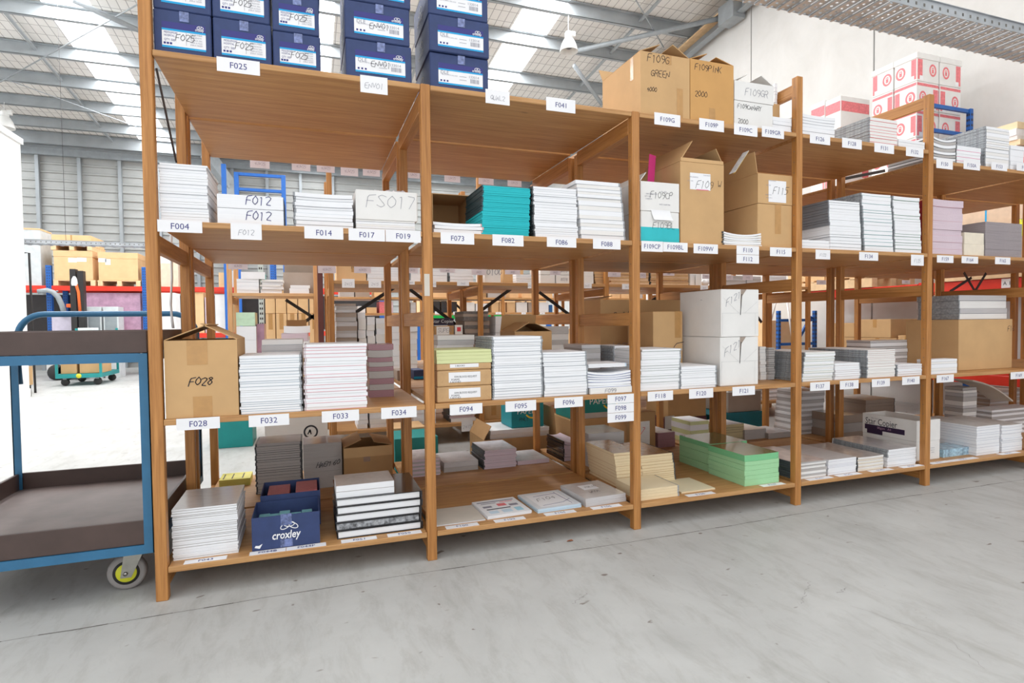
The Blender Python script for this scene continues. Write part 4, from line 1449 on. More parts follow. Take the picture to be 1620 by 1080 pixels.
stack('form_book', 'form book', 'thin white form book', 'above the F138 label', 1322, 1361, 574, .02, S2, 8, .3, (PAPER,), plain('rose_board', (.55, .45, .45), .8), 'R', SPINE, jit=.003)
stack('form_book', 'form book', 'white form book with grey spine', 'above the F139 label', 1373, 1417, 553, .02, S2, 14, .45, (PAPERW,), plain('rose_board2', (.6, .42, .4), .8), 'L', SPINE, jit=.004)
stack('form_book', 'form book', 'white form book', 'above the F140 label', 1420, 1460, 576, .02, S2, 7, .3, (PAPER,), plain('rose_board3', (.6, .46, .44), .8), 'L', SPINE, jit=.003, X1=4.373)
stack('form_book', 'form book', 'silver-edged form book', 'behind the F139 and F140 books', 1378, 1436, 538, .48, S2, 9, .2, (SILVERP, PAPER), BACKB, jit=.004)
stack('form_book', 'form book', 'white form book', 'above the F167 label', 1474, 1514, 568, .02, S2, 5, .08, (PAPER, PAPERW), BACK, jit=.001, X0=4.43)
x0 = onY(1517, 540, .12).x
carton('cardboard_carton', 'wide brown carton left of the F169 label, grey packs on top', 'carton', x0, 5.45, .12, .5, S2, onY(1560, 505, .12).z, CARD, marks=[W('F16', 'F', .9, .75, .04, .003, seed=101)])
stack('strapped_pack', 'paper pack', 'grey strapped pack of papers', 'on top of the wide brown carton', 1519, 1625, 467, .15, onY(1560, 505, .12).z + .001, 4, .3, (PAPERW, SILVERP), plain('slate_board', (.1, .11, .15), .5), 'L', SPINE, jit=.006, X1=5.44)

# ================================================================== bottom shelf
stack('wrapped_book', 'form book', 'white form book', 'above the F043 label', 268.5, 375.5, 802, .06, S1, 26, .31, (PAPER,), plain('warm_grey_board', (.42, .4, .38), .8), None, jit=.0025, rot=.008, X0=.03, tops=plain('grey_print', (.55, .52, .5), .25, .12, 60, coat=.6, scale=(.3, 4, 1)))


def yellow_lines(mb, w, d, z):
    for x in (-.4, -.12, .22):
        mb.add([(x * w, .1 * d, z), (x * w + .006, .1 * d, z), (x * w + .006, .85 * d, z), (x * w, .85 * d, z)], [(0, 1, 2, 3)], INK)


y_ = 1.19
x0, x1 = onY(346.5, 764, y_).x, onY(396, 764, y_).x
o = pad_obj('yellow_pad', x1 - x0, .17, onY(371, 758, y_).z - S1, YELLOW, None)
o.location = ((x0 + x1) / 2, y_, S1 + .0003)
tag(o, 'thick yellow form pad with black rules behind the F043 books', 'paper pad')
m_ = MB()
yellow_lines(m_, x1 - x0, .17, onY(371, 758, y_).z - S1 + .001)
m_.build('printed_rules', o)
stack('ledger_pad', 'paper pad', 'grey ledger pad with black spine', 'behind the navy open boxes', 405, 476, 700, .95, S1, 20, .24, (PAPERG,), BACKB, 'LR', SPINED, jit=.0025)
stack('haem_pack', 'paper pack', 'grey shrink-wrapped block', 'behind the navy boxes beside the small carton', 480, 541, 701, .95, S1, 3, .24, (PAPERG,), None, jit=.0015, tops=SILVERP)
x0, x1 = onY(480, 740, .95).x, onY(541, 740, .95).x
hw = MB()
written(hw, 'HAEM 60', 'F', (x0 + .07, .9505, onY(500, 740, .95).z), .03, INK, .003, .004, seed=5, tilt=.08, slant=.4)
tag(hw.build('handwritten_mark'), 'HAEM 60 in black pen on the grey shrink-wrapped block', 'handwriting')
b_ = boxpx(544, 621, 706, .9, S1, .3)
carton('cardboard_carton', 'small brown carton with torn folded flaps on the bottom shelf', 'carton', *b_, CARDD, open_top=True, flaps=(('F', 20, .0), ('L', 158, .11), ('R', 168, .11)), tape=(('F', -.01, .04, .09),), tapes=plain('brown_shiny_tape', (.35, .24, .18), .25, .1, 40, coat=.5),
       marks=[('folded_flap', lambda mb, a, b, h: mb.box(-a, a, -b - .004, -b - .001, h - .06, h, CARD))])


def navy_tray(label, u0, u1, v0, yf, d, content, seed, logo):
    x0, x1 = onY(u0, v0 + 20, yf).x, onY(u1, v0 + 20, yf).x
    zt = onY((u0 + u1) / 2, v0, yf).z
    mk = []
    if logo:
        def fn(mb, a, b, h):
            printed(mb, 'croxley', 'F', (.0, -b, h * .36), .034, LABEL, .115, .0008, .12, True)
            for dx, dz, ro in ((-.016, .0, .5), (.016, .0, -.5), (.0, .007, 0)):
                circle_line(mb, 'F', (.012 + dx, -b, h * .66 + dz), .021, .0105, .0035, LABEL, ro, .0009 + abs(dx) * .01)
            mb.add([(-a * .93, -b - .0009, h * .1), (-a * .78, -b - .0009, h * .06), (-a * .7, -b - .0009, h * .2), (-a * .8, -b - .0009, h * .15), (-a * .9, -b - .0009, h * .16)], [(0, 1, 2, 3, 4)], LABEL)
        mk.append(('printed_logo', fn))
        mk.append(('clear_tape', lambda mb, a, b, h: (rect(mb, 'F', (.0, -b, .02), .05, .034, CLEART, .0014), rect(mb, 'F', (.0, -b, h - .02), .045, .05, CLEART, .0014))))
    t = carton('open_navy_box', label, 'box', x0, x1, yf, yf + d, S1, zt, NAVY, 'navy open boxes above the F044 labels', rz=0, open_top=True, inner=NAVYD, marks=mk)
    rr = random.Random(seed)
    return x0, x1, zt


xa, xb, zt = navy_tray('front navy open box with white printed logo, holding pale blue cards', 398, 506, 814, .05, .24, None, 1, True)
for i, (fx, h) in enumerate(((.02, .62), (.19, .6), (.36, .66), (.55, .58), (.74, .62))):
    w_ = (xb - xa - .02) * .18
    m_ = MB().cbox(0, w_, 0, .19, 0, (zt - S1) * h, plain('aqua_card', (.24, .55, .6), .6, .1, 60), .002)
    o = m_.build('card_bundle', loc=(xa + .01 + (xb - xa - .02) * fx, .062 + R(0, .014), S1 + .0056))
    tag(o, '%s aqua card bundle from the left in the front navy box' % ['first', 'second', 'third', 'fourth', 'fifth'][i], 'cards', 'aqua card bundles in the front navy box')
xa, xb, zt = navy_tray('rear navy open box with red card bundles, behind the front navy box', 412, 507, 780, .3, .25, None, 2, False)
for i, (fx, h) in enumerate(((.1, .9), (.58, .95))):
    m_ = MB().cbox(0, .1, 0, .19, 0, (zt - S1) * h, plain('red_card', (.42, .12, .14), .5, .1, 50), .002)
    o = m_.build('card_bundle', loc=(xa + (xb - xa) * fx, .33, S1 + .0056))
    tag(o, '%s dark pink card bundle in the rear navy box' % ('left', 'right')[i], 'cards', 'pink card bundles in the rear navy box')


def hardback(i, x0, x1, yf, z0, h, d, lab):
    t = thing('hardback_book', lab, 'book', ((x0 + x1) / 2 + R(-.004, .004), yf + R(0, .006), z0), R(-.008, .008), 'black hardback books above the F051 label')
    w_ = x1 - x0
    MB().cbox(-w_ / 2 + .006, w_ / 2 - .01, .005, d - .006, .004, h - .004, PAPER if i != 1 else plain('marbled_paper_edge', (.3, .31, .33), .7, .8, 70), .001).build('page_block', t)
    c_ = MB()
    c_.cbox(-w_ / 2, w_ / 2, 0, d, 0, .0042, BLACKC, .0012)
    c_.cbox(-w_ / 2, w_ / 2, 0, d, h - .0046, h - .0006, BLACKC, .0012)
    c_.cbox(w_ / 2 - .007, w_ / 2 + .002, 0, d, .001, h - .0015, BLACKC, .003)
    c_.build('cover', t)
    return t


x0, x1 = onY(532, 820, .06).x, onY(668, 820, .06).x
ztb = onY(600, 783, .06).z
hb = (ztb - S1) / 5
for i in range(5):
    hardback(i, x0, x1, .06, S1 + i * hb + .0003, hb, .36, '%s black hardback book of the stack above the F051 label' % ['lowest', 'second lowest', 'middle', 'fourth', 'topmost'][i])
for i in range(2):
    o = pad_obj('wrapped_pad', onY(624, 775, .07).x - onY(532, 775, .07).x, .2, .027, PAPER, None, tops if False else .0006, top=plain('grey_cover_print', (.56, .52, .5), .3, .1, 40, coat=.5))
    o.location = ((onY(532, 775, .07).x + onY(624, 775, .07).x) / 2, .075 + .004 * i, ztb + .0008 + i * .028)
    tag(o, '%s film-wrapped white pad on the black hardback books' % ('lower', 'upper')[i], 'paper pad', 'wrapped pads on the black books')

# second bay, bottom shelf
stack('card_sheet', 'card', 'beige card-topped sheet pad', 'above the F100 label', 692, 768.5, 826, .06, S1, 4, .24, (PAPER,), None, jit=.001, tops=BEIGE, X0=1.127, rot=.003)


def printed_form(label, name, u0, u1, v0, yf, n, d, mats, rz, top, marks, desc, anchor):
    x0, x1, zt = stack(name, 'form', desc, anchor, u0, u1, v0, yf, S1, n, d, mats, None, jit=.0015, rz=rz, rot=.003, tops=top)
    return x0, x1, zt


def face_print(parent_desc, name, cat, x0, x1, y0, d, z, rz, draw):
    t = [o for o in D.objects if o.get('label', '') == parent_desc]
    mb = MB()
    draw(mb, x1 - x0, d)
    o = mb.build(name, t[0] if t else None, loc=(0, 0, z))
    return o


def hfl(o):
    return max(v.co.z for v in o.data.vertices)


def deco(label, name, draw):
    t = [o for o in D.objects if o.get('label', '') == label][0]
    xs = [v.co.x for v in t.data.vertices]
    ys = [v.co.y for v in t.data.vertices]
    mb = MB()
    draw(mb, max(xs) - min(xs), max(ys) - min(ys), hfl(t))
    mb.build(name, t)


def news(mb, w, d, z):
    rr = random.Random(3)
    P_ = [(0, .86, .86, .05, INKG), (-.2, .76, .35, .03, INKG), (.22, .77, .3, .03, PINKP), (-.3, .55, .2, .1, INKG), (.05, .6, .2, .16, PINKP), (.3, .52, .2, .12, INKG), (-.1, .38, .55, .05, BACKB), (-.28, .2, .2, .16, PAPERB), (.02, .2, .22, .18, PAPERB), (.3, .22, .16, .22, CYANP)]
    for x, y, a, b, m in P_:
        mb.box(x * w - a * w / 2, x * w + a * w / 2, y * d - b * d / 2, y * d + b * d / 2, z + .0003, z + .0006, m)


CYANP = plain('pale_cyan_print', (.4, .68, .82), .7)
stack('news_form', 'form', 'printed news sheet', 'above the F102 label', 771, 842, 812, .07, S1, 5, .25, (PAPER,), None, jit=.002, rz=.05, rot=.004)
deco('topmost printed news sheet of the stack above the F102 label', 'printed_columns', news)
stack('blue_pad', 'paper pad', 'pale blue pad', 'above the F104 label', 851, 921, 801, .06, S1, 5, .27, (PAPERB,), None, jit=.0035, rz=.04, tops=plain('blue_white_cover', (.78, .82, .86), .3, .04, coat=.4))


def fork(mb, w, d, z):
    mb.box(-w * .38, w * .38, d * .1, d * .88, z + .0004, z + .0008, LABEL)
    written(mb, 'F104', 'T', (-w * .28, d * .42, z), .045, INK, .0026, .0012, seed=7, tilt=.2)
    for p, q in (((-.3, .16), (.2, .22)), ((.2, .22), (.42, .36)), ((-.25, .74), (.3, .8)), ((.34, .1), (.3, .86))):
        a, b = Vector((p[0] * w, p[1] * d, z + .0012)), Vector((q[0] * w, q[1] * d, z + .0012))
        mb.bar(a, b, .0028, .0004, NAVYP)


deco('topmost pale blue pad of the stack above the F104 label', 'cover_sheet', fork)
stack('film_pack', 'paper pack', 'clear-wrapped pack of pale sheets', 'above the F106 label', 926, 996, 784, .06, S1, 2, .28, (SILVERP,), None, jit=.002, rz=.06, tops=plain('grey_sheet_print', (.6, .58, .58), .25, .12, 50, coat=.6, scale=(.4, 5, 1)))
deco('topmost clear-wrapped pack of pale sheets of the stack above the F106 label', 'cover_note', lambda mb, w, d, z: (mb.box(-w * .2, w * .18, d * .5, d * .8, z + .0004, z + .0008, LABEL), written(mb, 'FOLIO', 'T', (-w * .1, d * .6, z), .022, INK, .0018, .0014, seed=3, tilt=.1), written(mb, 'WVA', 'T', (-w * .2, d * .25, z), .035, INK, .002, .0012, seed=9, tilt=.2)))

# cream and green stacks, third bay
brown_reflection_top = plain('painted_brown_reflection', (.3, .185, .095), .22, .12, 9, coat=.35)  # brown shelf reflected in clear film over cream paper, put into the colour
stack('cream_pad', 'paper pad', 'cream paper pad', 'left of two beside the third post', 955, 1015, 716, .3, S1, 13, .36, (CREAM,), plain('cream_board', (.6, .4, .2), .8), None, jit=.003, lean=-.03, tops=brown_reflection_top, X0=2.228, grp='cream pads in the left tall stack')
stack('cream_pad', 'paper pad', 'cream paper pad', 'right of two beside the third post', 1016, 1067, 718, .3, S1, 12, .36, (CREAM,), plain('cream_board2', (.6, .4, .2), .8), 'R', SPINED, jit=.003, lean=-.02, tops=brown_reflection_top, grp='cream pads in the right tall stack')
stack('cream_pad', 'paper pad', 'cream paper pad', 'low in front beside the third post', 1001, 1074, 772, .04, S1, 4, .24, (CREAM,), None, 'R', SPINE, jit=.003, X0=2.228, tops=plain('cream_sheet', (.85, .74, .52), .5, .03), grp='low cream pads')
stack('cream_sheet_pad', 'paper pad', 'single flat cream pad', 'right of the low cream pads above the F126 label', 1079, 1132, 779, .07, S1, 1, .24, (CREAM,), None, ZT=S1 + .009, tops=plain('cream_sheet2', (.84, .76, .54), .5, .03))
olive_top = plain('shiny_olive_cover', (.2, .2, .085), .24, .12, 9, coat=.3)
stack('green_pack', 'paper pack', 'pale green paper pack', 'in front above the F127 label', 1179, 1233, 718, .05, S1, 6, .32, {None: GREEN, 0: GREEN2}, None, None, jit=.003, tops=olive_top, bend=.002, grp='green packs in the front stack')
stack('green_pack', 'paper pack', 'pale green paper pack', 'behind the front green stack', 1124, 1182, 700, .38, S1, 6, .32, {None: GREEN, 0: GREEN2}, None, None, jit=.003, tops=olive_top, bend=.002, grp='green packs in the rear stack')
# fourth bay
stack('booklet', 'booklet', 'dark-spined booklet', 'above the F141 label', 1269, 1308, 729, .052, S1, 8, .42, (PAPERW, PAPERG), BACK, 'L', plain('slate_tape', (.1, .12, .14), .5), jit=.004, X0=3.328, tops=plain('printed_cover', (.62, .55, .5), .3, .25, 14, coat=.5))
stack('booklet', 'booklet', 'white printed booklet', 'above the F142 label', 1311, 1355, 725, .052, S1, 9, .42, (PAPER,), plain('lilac_board', (.55, .54, .62), .8), None, jit=.002, tops=plain('ruled_cover', (.6, .57, .56), .4, .2, 60, scale=(.2, 8, 1)))
stack('booklet', 'booklet', 'cream-edged booklet', 'above the F143 label', 1357, 1398, 722, .052, S1, 8, .42, (plain('cream_edge', (.78, .72, .62), .7), PAPERW), plain('tan_board', (.5, .42, .34), .8), 'L', SPINED, jit=.003, bend=.003, tops=plain('grey_cover', (.5, .45, .42), .3, .2, 30, coat=.4))
stack('booklet', 'booklet', 'white booklet with dark spine', 'above the F144 label', 1405, 1450, 709, .052, S1, 9, .42, (PAPER,), BACK, 'L', SPINE, spine_top=4, jit=.003, tops=plain('silver_cover', (.6, .58, .58), .3, .15, 20, coat=.5))


DPURP = plain('dark_purple_print', (.03, .012, .05), .5)


def copier_print(mb, a, b, h):
    printed(mb, 'Star Copier', 'L', (-a, b - 2 * b * .36, h * .6), .045, INK, .24, .0009)
    printed(mb, 'Office Supplies', 'L', (-a, b - 2 * b * .25, h * .8), .008, INKG, .14, .0009)
    rect(mb, 'L', (-a, b - 2 * b * .42, h * .34), .3, .036, DPURP, .0009)
    rect(mb, 'L', (-a, b - 2 * b * .24, h * .12), .12, .03, DPURP, .0009)
    printed(mb, '80gsm   A4', 'L', (-a, b - 2 * b * .42, h * .34), .016, PURPLE, .2, .0014)


x0 = 4.434
x1 = onY(1487, 700, .1).x
zm, zt = onY(1470, 697, .1).z, onY(1470, 664, .1).z
carton('white_carton', 'lower white copier-paper carton standing behind the fifth post', 'carton', x0, x1, .1, .5, S1, zm - .001, WCARD, marks=[multi('printed_text', *[PRINT(s, 'F', .68, .62 - .12 * i, .006, INKG, .04) for i, s in enumerate(('STORE DRY', 'KEEP FLAT', '5 REAMS'))])])
carton('open_white_carton', 'upper white open carton with a purple printed band behind the fifth post', 'carton', x0, x1, .1, .5, zm, zt, WCARD, open_top=True, inner=CARDD, marks=[('printed_text', copier_print)])
# fifth bay
stack('booklet', 'booklet', 'white booklet', 'above the F172 label', 1546, 1582, 673, .052, S1, 12, .42, (PAPER,), plain('pale_slate_board', (.5, .53, .62), .7), None, jit=.003, bend=.0, tops=plain('lined_cover', (.66, .64, .62), .4, .15, 20))
stack('booklet', 'booklet', 'white booklet', 'above the F174 label', 1586, 1618, 672, .052, S1, 11, .42, (PAPER,), plain('pale_slate_board2', (.5, .53, .62), .7), None, jit=.004, bend=.003, tops=plain('lined_cover2', (.66, .64, .62), .4, .15, 20))
stack('blue_wrapped_pack', 'paper pack', 'small pack in crinkled blue and clear film', 'above the F171 label', 1494, 1538, 709, .1, S1, 2, .16, (plain('blue_film', (.35, .55, .75), .2, .5, 30, coat=.7),), None, jit=.004)
stack('form_book', 'form book', 'grey-white folded form book', 'at the back left of the curled magazine', 1490, 1546, 614, .5, S1, 14, .14, (PAPERW, PAPERG, SILVERP), BACKB, jit=.004, X0=5.535)
stack('form_book', 'form book', 'white form book', 'under the right end of the curled magazine', 1570, 1640, 646, .46, S1, 11, .16, (PAPER, PAPERG), BACKB, jit=.004)
stack('form_book', 'form book', 'dark slate form book', 'at the far back right, bottom shelf', 1556, 1640, 616, .95, S1, 14, .25, (PAPERG, CARDG), BACKB, jit=.005)
mb = MB()
vs, fs = [], []
x0, x1 = 5.545, onY(1612, 620, .4).x
for i in range(9):
    t_ = i / 8
    z = onY(1520, 610, .45).z + .03 + (onY(1610, 640, .45).z - onY(1520, 610, .45).z) * t_ + .03 * math.sin(t_ * PI)
    for y in (.44, .62):
        vs += [(x0 + (x1 - x0) * t_, y, z), (x0 + (x1 - x0) * t_, y, z + .012)]
for i in range(8):
    k = i * 4
    fs += [(k, k + 4, k + 5, k + 1), (k + 2, k + 3, k + 7, k + 6), (k + 1, k + 5, k + 7, k + 3), (k, k + 2, k + 6, k + 4)]
fs += [(0, 1, 3, 2), (32, 34, 35, 33)]
mb.add(vs, fs, BEIGE)
tag(mb.build('curled_magazine', fix=True), 'beige curled magazine draped over papers at the right end of the bottom shelf', 'magazine')


# ================================================================== contents of the back-to-back rack behind
stack('dark_spined_pad', 'paper pad', 'mauve-grey pad', 'behind the second post on the rear bottom shelf', 649, 697, 726, .98, S1, 9, .3, (PAPERL, PAPERG), plain('mauve_board', (.5, .42, .45), .8), 'L', SPINED, jit=.004, tops=plain('form_cover', (.7, .66, .68), .4, .2, 20))
stack('film_pack', 'paper pack', 'grey film-wrapped pack', 'right of the mauve-grey pads, rear bottom shelf', 703, 757, 730, 1.02, S1, 2, .3, (PAPERG, SILVERP), None, jit=.003, tops=SILVERP)
stack('dark_spined_pad', 'paper pad', 'lilac-edged pad with dark spine', 'behind the news sheets', 766, 817, 711, 1.0, S1, 10, .3, (PAPERL,), plain('lilac_board2', (.5, .46, .52), .8), 'L', SPINED, jit=.005, tops=plain('form_cover2', (.66, .68, .74), .4, .2, 20))
stack('film_pack', 'paper pack', 'single flat white pack', 'behind the pale blue pads, rear bottom shelf', 819, 869, 727, 1.02, S1, 1, .3, (PAPERL,), None, tops=SILVERP)
stack('black_spined_booklet', 'booklet', 'white booklet with black spine', 'beside the second bay middle post, rear bottom shelf', 884, 914, 700, 1.0, S1, 5, .3, (PAPERL,), BACKB, 'L', BLACKC, jit=.003, bend=.012)
stack('film_pack', 'paper pack', 'blue-white flat pack', 'behind the tall cream pads', 932, 988, 684, .79, S1, 4, .28, (SILVERP,), None, jit=.004, tops=plain('ice_blue_cover', (.6, .7, .74), .3, .1, coat=.4))
b_ = boxpx(991, 1037, 652, 1.12, S1, .27)
carton('cardboard_carton', 'brown carton with a ticked white sticker behind the tall cream pads', 'carton', *b_, CARDD, marks=[PATCH('F', .5, .4, .15, .2, PAPERW), ('red_tick', lambda mb, a, b, h: written(mb, '7', 'F', (-.01, -b, h * .42), .05, RED, .004, .0014, slant=.5))])
stack('film_pack', 'paper pack', 'mauve pack with crinkled film on top', 'right of the ticked carton', 1041, 1068, 684, 1.12, S1, 2, .28, (PAPERM,), None, tops=SILVERP)
stack('straw_pad', 'paper pad', 'olive-straw pad', 'behind the green packs, rear bottom shelf', 1146, 1177, 671, 1.12, S1, 6, .26, (OLIVE,), BACKB, jit=.002, tops=SILVERP)
stack('film_pack', 'paper pack', 'plain mauve-grey block', 'right of the straw pads', 1178, 1212, 679, 1.1, S1, 1, .28, (PAPERG,), None, tops=plain('kraft_sheet', (.66, .58, .52), .7))
stack('film_pack', 'paper pack', 'crinkled grey film pack', 'behind the fourth post, rear bottom shelf', 1216, 1252, 684, 1.06, S1, 2, .28, (PAPERG,), None, jit=.003, tops=SILVERP)
stack('lime_pad', 'paper pad', 'white-topped lime pad', 'left of the straw pads, rear bottom shelf', 1093, 1122, 666, 1.14, S1, 5, .25, (LIME, PAPER), None, jit=.004, tops=PAPER)
stack('form_book', 'form book', 'leaning grey-white form book', 'tall behind the fourth post', 1268, 1303, 618, 1.1, S1, 15, .28, (PAPER, SILVERP), BACKB, jit=.004, lean=.03, bend=.002)
stack('film_pack', 'paper pack', 'brown-grey wrapped block', 'below the grey books right of the fourth post', 1334, 1367, 656, .8, S1, 3, .3, (CARDG, PAPERG), BACKB, jit=.003, tops=SILVERP)
stack('form_book', 'form book', 'taupe-edged book', 'left of the copier cartons, rear bottom shelf', 1370, 1403, 632, 1.02, S1, 8, .34, (CARDG,), BACKB, 'R', SPINED, jit=.002, tops=PAPERG, X1=5.46)
b_ = boxpx(950, 1027, 474, .8, S2, .4)
carton('cardboard_carton', 'large brown carton with pen writing behind the third post', 'carton', onY(950, 520, .8).x, 3.26, .8, 1.2, S2, onY(985, 474, .8).z, CARD, open_top=True, flaps=(('L', 165, .1),),
       marks=[multi('handwriting', W('DNXS', 'F', .1, .72, .06, .004, seed=111, slant=.3), W('MLDER', 'F', .06, .34, .05, .003, INKG, seed=112, slant=.3))])
carton('grey_carton', 'small taupe box on the rear waist shelf behind the mauve packs', 'box', onY(618, 595, 1.2).x, onY(640, 595, 1.2).x, 1.2, 1.4, S2, onY(629, 586, 1.2).z, CARDG)
b_ = boxpx(655, 671, 585, 1.2, S2, .18)
carton('open_navy_box', 'small navy and cyan box on the rear waist shelf', 'box', *b_, NAVY, marks=[('printed_band', lambda mb, a, b, h: rect(mb, 'F', (0, -b, h * .2), 2 * a, h * .25, CYAN))])


# ================================================================== aisle between the racks: cartons on the floor
def fcarton(name, label, u0, u1, v0, Y, d, mat, v1=None, **kw):
    x0, x1 = onY(u0, v0, Y).x, onY(u1, v0, Y).x
    z1 = onY((u0 + u1) / 2, v0, Y).z
    z0 = 0 if v1 is None else onY((u0 + u1) / 2, v1, Y).z
    return carton(name, label, 'carton', x0, x1, Y, Y + d, z0, z1, mat, **kw)


fcarton('teal_carton', 'large teal carton on the floor beyond the racks at the left', 332, 399, 660, 3.12, .4, TEALC)
fcarton('white_carton', 'white carton with a round dark emblem in the aisle behind the grey ledger pads', 418, 518, 659, 1.9, .4, WCARD,
        marks=[('round_emblem', lambda mb, a, b, h: (circle_line(mb, 'F', (a * .45, -b, h * .72), .045, .045, .012, INK), written(mb, 'A', 'F', (a * .45 - .02, -b, h * .69), .04, INK, .008)))])
fcarton('teal_carton', 'teal carton lid standing in the aisle behind the second post', 624, 693, 692, 1.62, .35, TEALC)
fcarton('cardboard_carton', 'light brown carton in the aisle behind the teal carton lid', 622, 673, 676, 2.05, .3, CARDL)
x0, x1 = onY(766, 690, 1.6).x, onY(880, 690, 1.6).x
zt = onY(820, 692, 1.6).z
carton('cardboard_carton', 'open brown carton holding sheets in the aisle, under the teal paper box', 'carton', x0, x1, 1.6, 2.02, 0, zt, CARDD, open_top=True, flaps=(('L', 120, .12), ('R', 95, .22)))
stack('paper_sheaf', 'paper stack', 'white sheaf of paper', 'in the open brown carton in the aisle', 776, 869, 678, 1.63, .006, 7, .36, (PAPER, PAPERW), None, jit=.003)
zp = onY(822, 678, 1.63).z + .002


def paper_text(mb, a, b, h):
    printed(mb, 'PAPER', 'F', (.0, -b, h * .62), .05, LABEL, a * 1.3)
    circle_line(mb, 'F', (a * .3, -b, h * .6), .07, .06, .014, YPRINT, 0, .0012, 14, PI * 1.15, PI * 1.9)


b_ = (onY(809, 650, 1.66).x, onY(860, 650, 1.66).x, 1.66, 1.92, zp, onY(835, 627, 1.66).z)
carton('teal_carton', 'small teal box printed PAPER on the white sheaf in the aisle', 'carton', *b_, plain('bright_teal', (.0, .27, .32), .5), marks=[('printed_text', lambda mb, a, b, h: (printed(mb, 'PAPER', 'F', (-.01, -b, h * .52), .04, LABEL, a * 1.2), circle_line(mb, 'F', (a * .3, -b, h * .5), .06, .05, .012, YPRINT, 0, .0012, 14, PI * 1.15, PI * 1.9))), W('PNLY', 'F', .24, .2, .03, .003)])
fcarton('cardboard_carton', 'brown carton under the teal and white box in the aisle', 903, 1000, 661, 1.75, .4, CARD)
zc = onY(951, 661, 1.75).z + .002
b_ = (onY(905, 640, 1.76).x, onY(998, 640, 1.76).x, 1.76, 2.1, zc, onY(950, 618, 1.76).z)
carton('teal_carton', 'teal and white box printed PAPER behind the F096 label', 'carton', *b_, TEALC, marks=[multi('printed_text', ('', lambda mb, a, b, h: rect(mb, 'F', (0, -b, h * .1), 2 * a, h * .2, GCARD)), ('', lambda mb, a, b, h: printed(mb, 'PAPER', 'F', (-.02, -b, h * .62), .05, LABEL, .26)), ('', lambda mb, a, b, h: circle_line(mb, 'F', (.08, -b, h * .58), .07, .06, .014, YPRINT, 0, .0012, 14, PI * 1.15, PI * 1.9)))])
fcarton('maroon_carton', 'dark maroon carton in the aisle behind the green packs', 1051, 1118, 660, 1.7, .35, plain('maroon_board2', (.09, .018, .025), .6), marks=[PATCH('F', .12, .85, .1, .12, GCARD)])
zc = onY(1085, 660, 1.7).z + .002
carton('cardboard_carton', 'brown carton on the maroon carton in the aisle', 'carton', onY(1057, 640, 1.7).x, onY(1117, 640, 1.7).x, 1.7, 2.05, zc, onY(1085, 622, 1.7).z, CARDD)
fcarton('teal_carton', 'dark teal carton in the aisle under the taupe carton', 1124, 1206, 653, 1.7, .38, plain('deep_teal', (.0, .14, .18), .5))
zc = onY(1165, 653, 1.7).z + .002
carton('taupe_carton', 'taupe carton with a white lid in the aisle behind the F121 label', 'carton', onY(1152, 640, 1.72).x, onY(1204, 640, 1.72).x, 1.72, 2.06, zc, onY(1178, 616, 1.72).z, CARDG, lid=.02, lidm=WCARD)


# ================================================================== second row of racks across the aisle
def rack(label, xs, yf, depths, levels, ztop, label_px=(), braces=(), mats=(WX, WZ), rail_z=(1.4, .66)):
    t = thing('timber_shelving_rack', label, 'shelving rack')
    y = yf
    first = True
    for dp in depths:
        for x in xs:
            post('post', t, x, y, y + .042, ztop, mats[1], holes=False)
            post('post', t, x, y + dp - .042, y + dp, ztop, mats[1], holes=False)
            for rz in rail_z:
                MB().cbox(x - .014, x + .014, y + .042, y + dp - .042, rz - .03, rz + .04, WY, .002).build('rail', t)
        for xa, xb in zip(xs[:-1], xs[1:]):
            for z in levels:
                s = MB().cbox(xa + .023, xb - .023, y, y + dp, z - .03, z, mats[0], .002).build('shelf', t)
                if first:
                    for (u0, u1, v0, v1) in label_px:
                        xm = onY((u0 + u1) / 2, v0, y).x
                        zz = onY((u0 + u1) / 2, v0, y).z
                        if xa < xm < xb and abs(zz - z) < .06:
                            shelf_label(s, '2415', u0, u1, v0, v1, y, True)
        y += dp + .03
        first = False
    for (p, q) in braces:
        MB().bar(p, q, .034, .004, BLACKM, up=(0, 1, 0)).build('brace', t)
    return t


R2 = 2.5
XS2 = [.769 + 1.3226 * i for i in range(5)]
Z2 = 1.485


def brx(u0, v0, u1, v1, Y):
    return (onY(u0, v0, Y), onY(u1, v1, Y))


rack('pine shelving rack across the aisle, seen through the front racks', XS2, R2, (.63, .62), (.19, .70, Z2), 2.45,
     [(541, 561, 441, 455), (583, 603, 442, 455), (645, 656, 443, 450), (681, 690, 444, 454), (723, 742, 443.5, 452), (835, 842, 447, 456), (921, 936, 447, 456), (984, 1000, 449, 457.5), (1108, 1120, 451, 459), (730, 748, 665, 682), (655, 663, 668, 682), (1110, 1120, 640, 650)],
     [brx(530, 515, 623, 455, 3.16), brx(645, 455, 730, 520, 3.16), brx(738, 508, 808, 457, 3.16), brx(853, 462, 900, 497, 3.16), brx(966, 520, 1040, 470, 3.16), brx(1190, 490, 1205, 510, 3.0)])
rack('short pine shelving rack with bleached front beyond the teal carton', [-.14, .66], 3.6, (.6,), (.8, 1.43), 2.05, (), [brx(452, 474, 500, 505, 4.15), brx(500, 497, 470, 517, 4.15)], (WXP, WZP), rail_z=(1.36,))
mb = MB().cbox(onY(507, 480, 2.45).x - .022, onY(507, 480, 2.45).x + .022, 2.4, 2.44, 0, 1.62, MAROON, .003)
tag(mb.build('steel_post'), 'dark maroon steel post standing at the end of the rack across the aisle', 'post')


def st2(name, cat, desc, u0, u1, v0, Y, zb, n, d, mats, anchor, **kw):
    return stack(name, cat, desc, anchor, u0, u1, v0, Y, zb, n, d, mats, **kw)


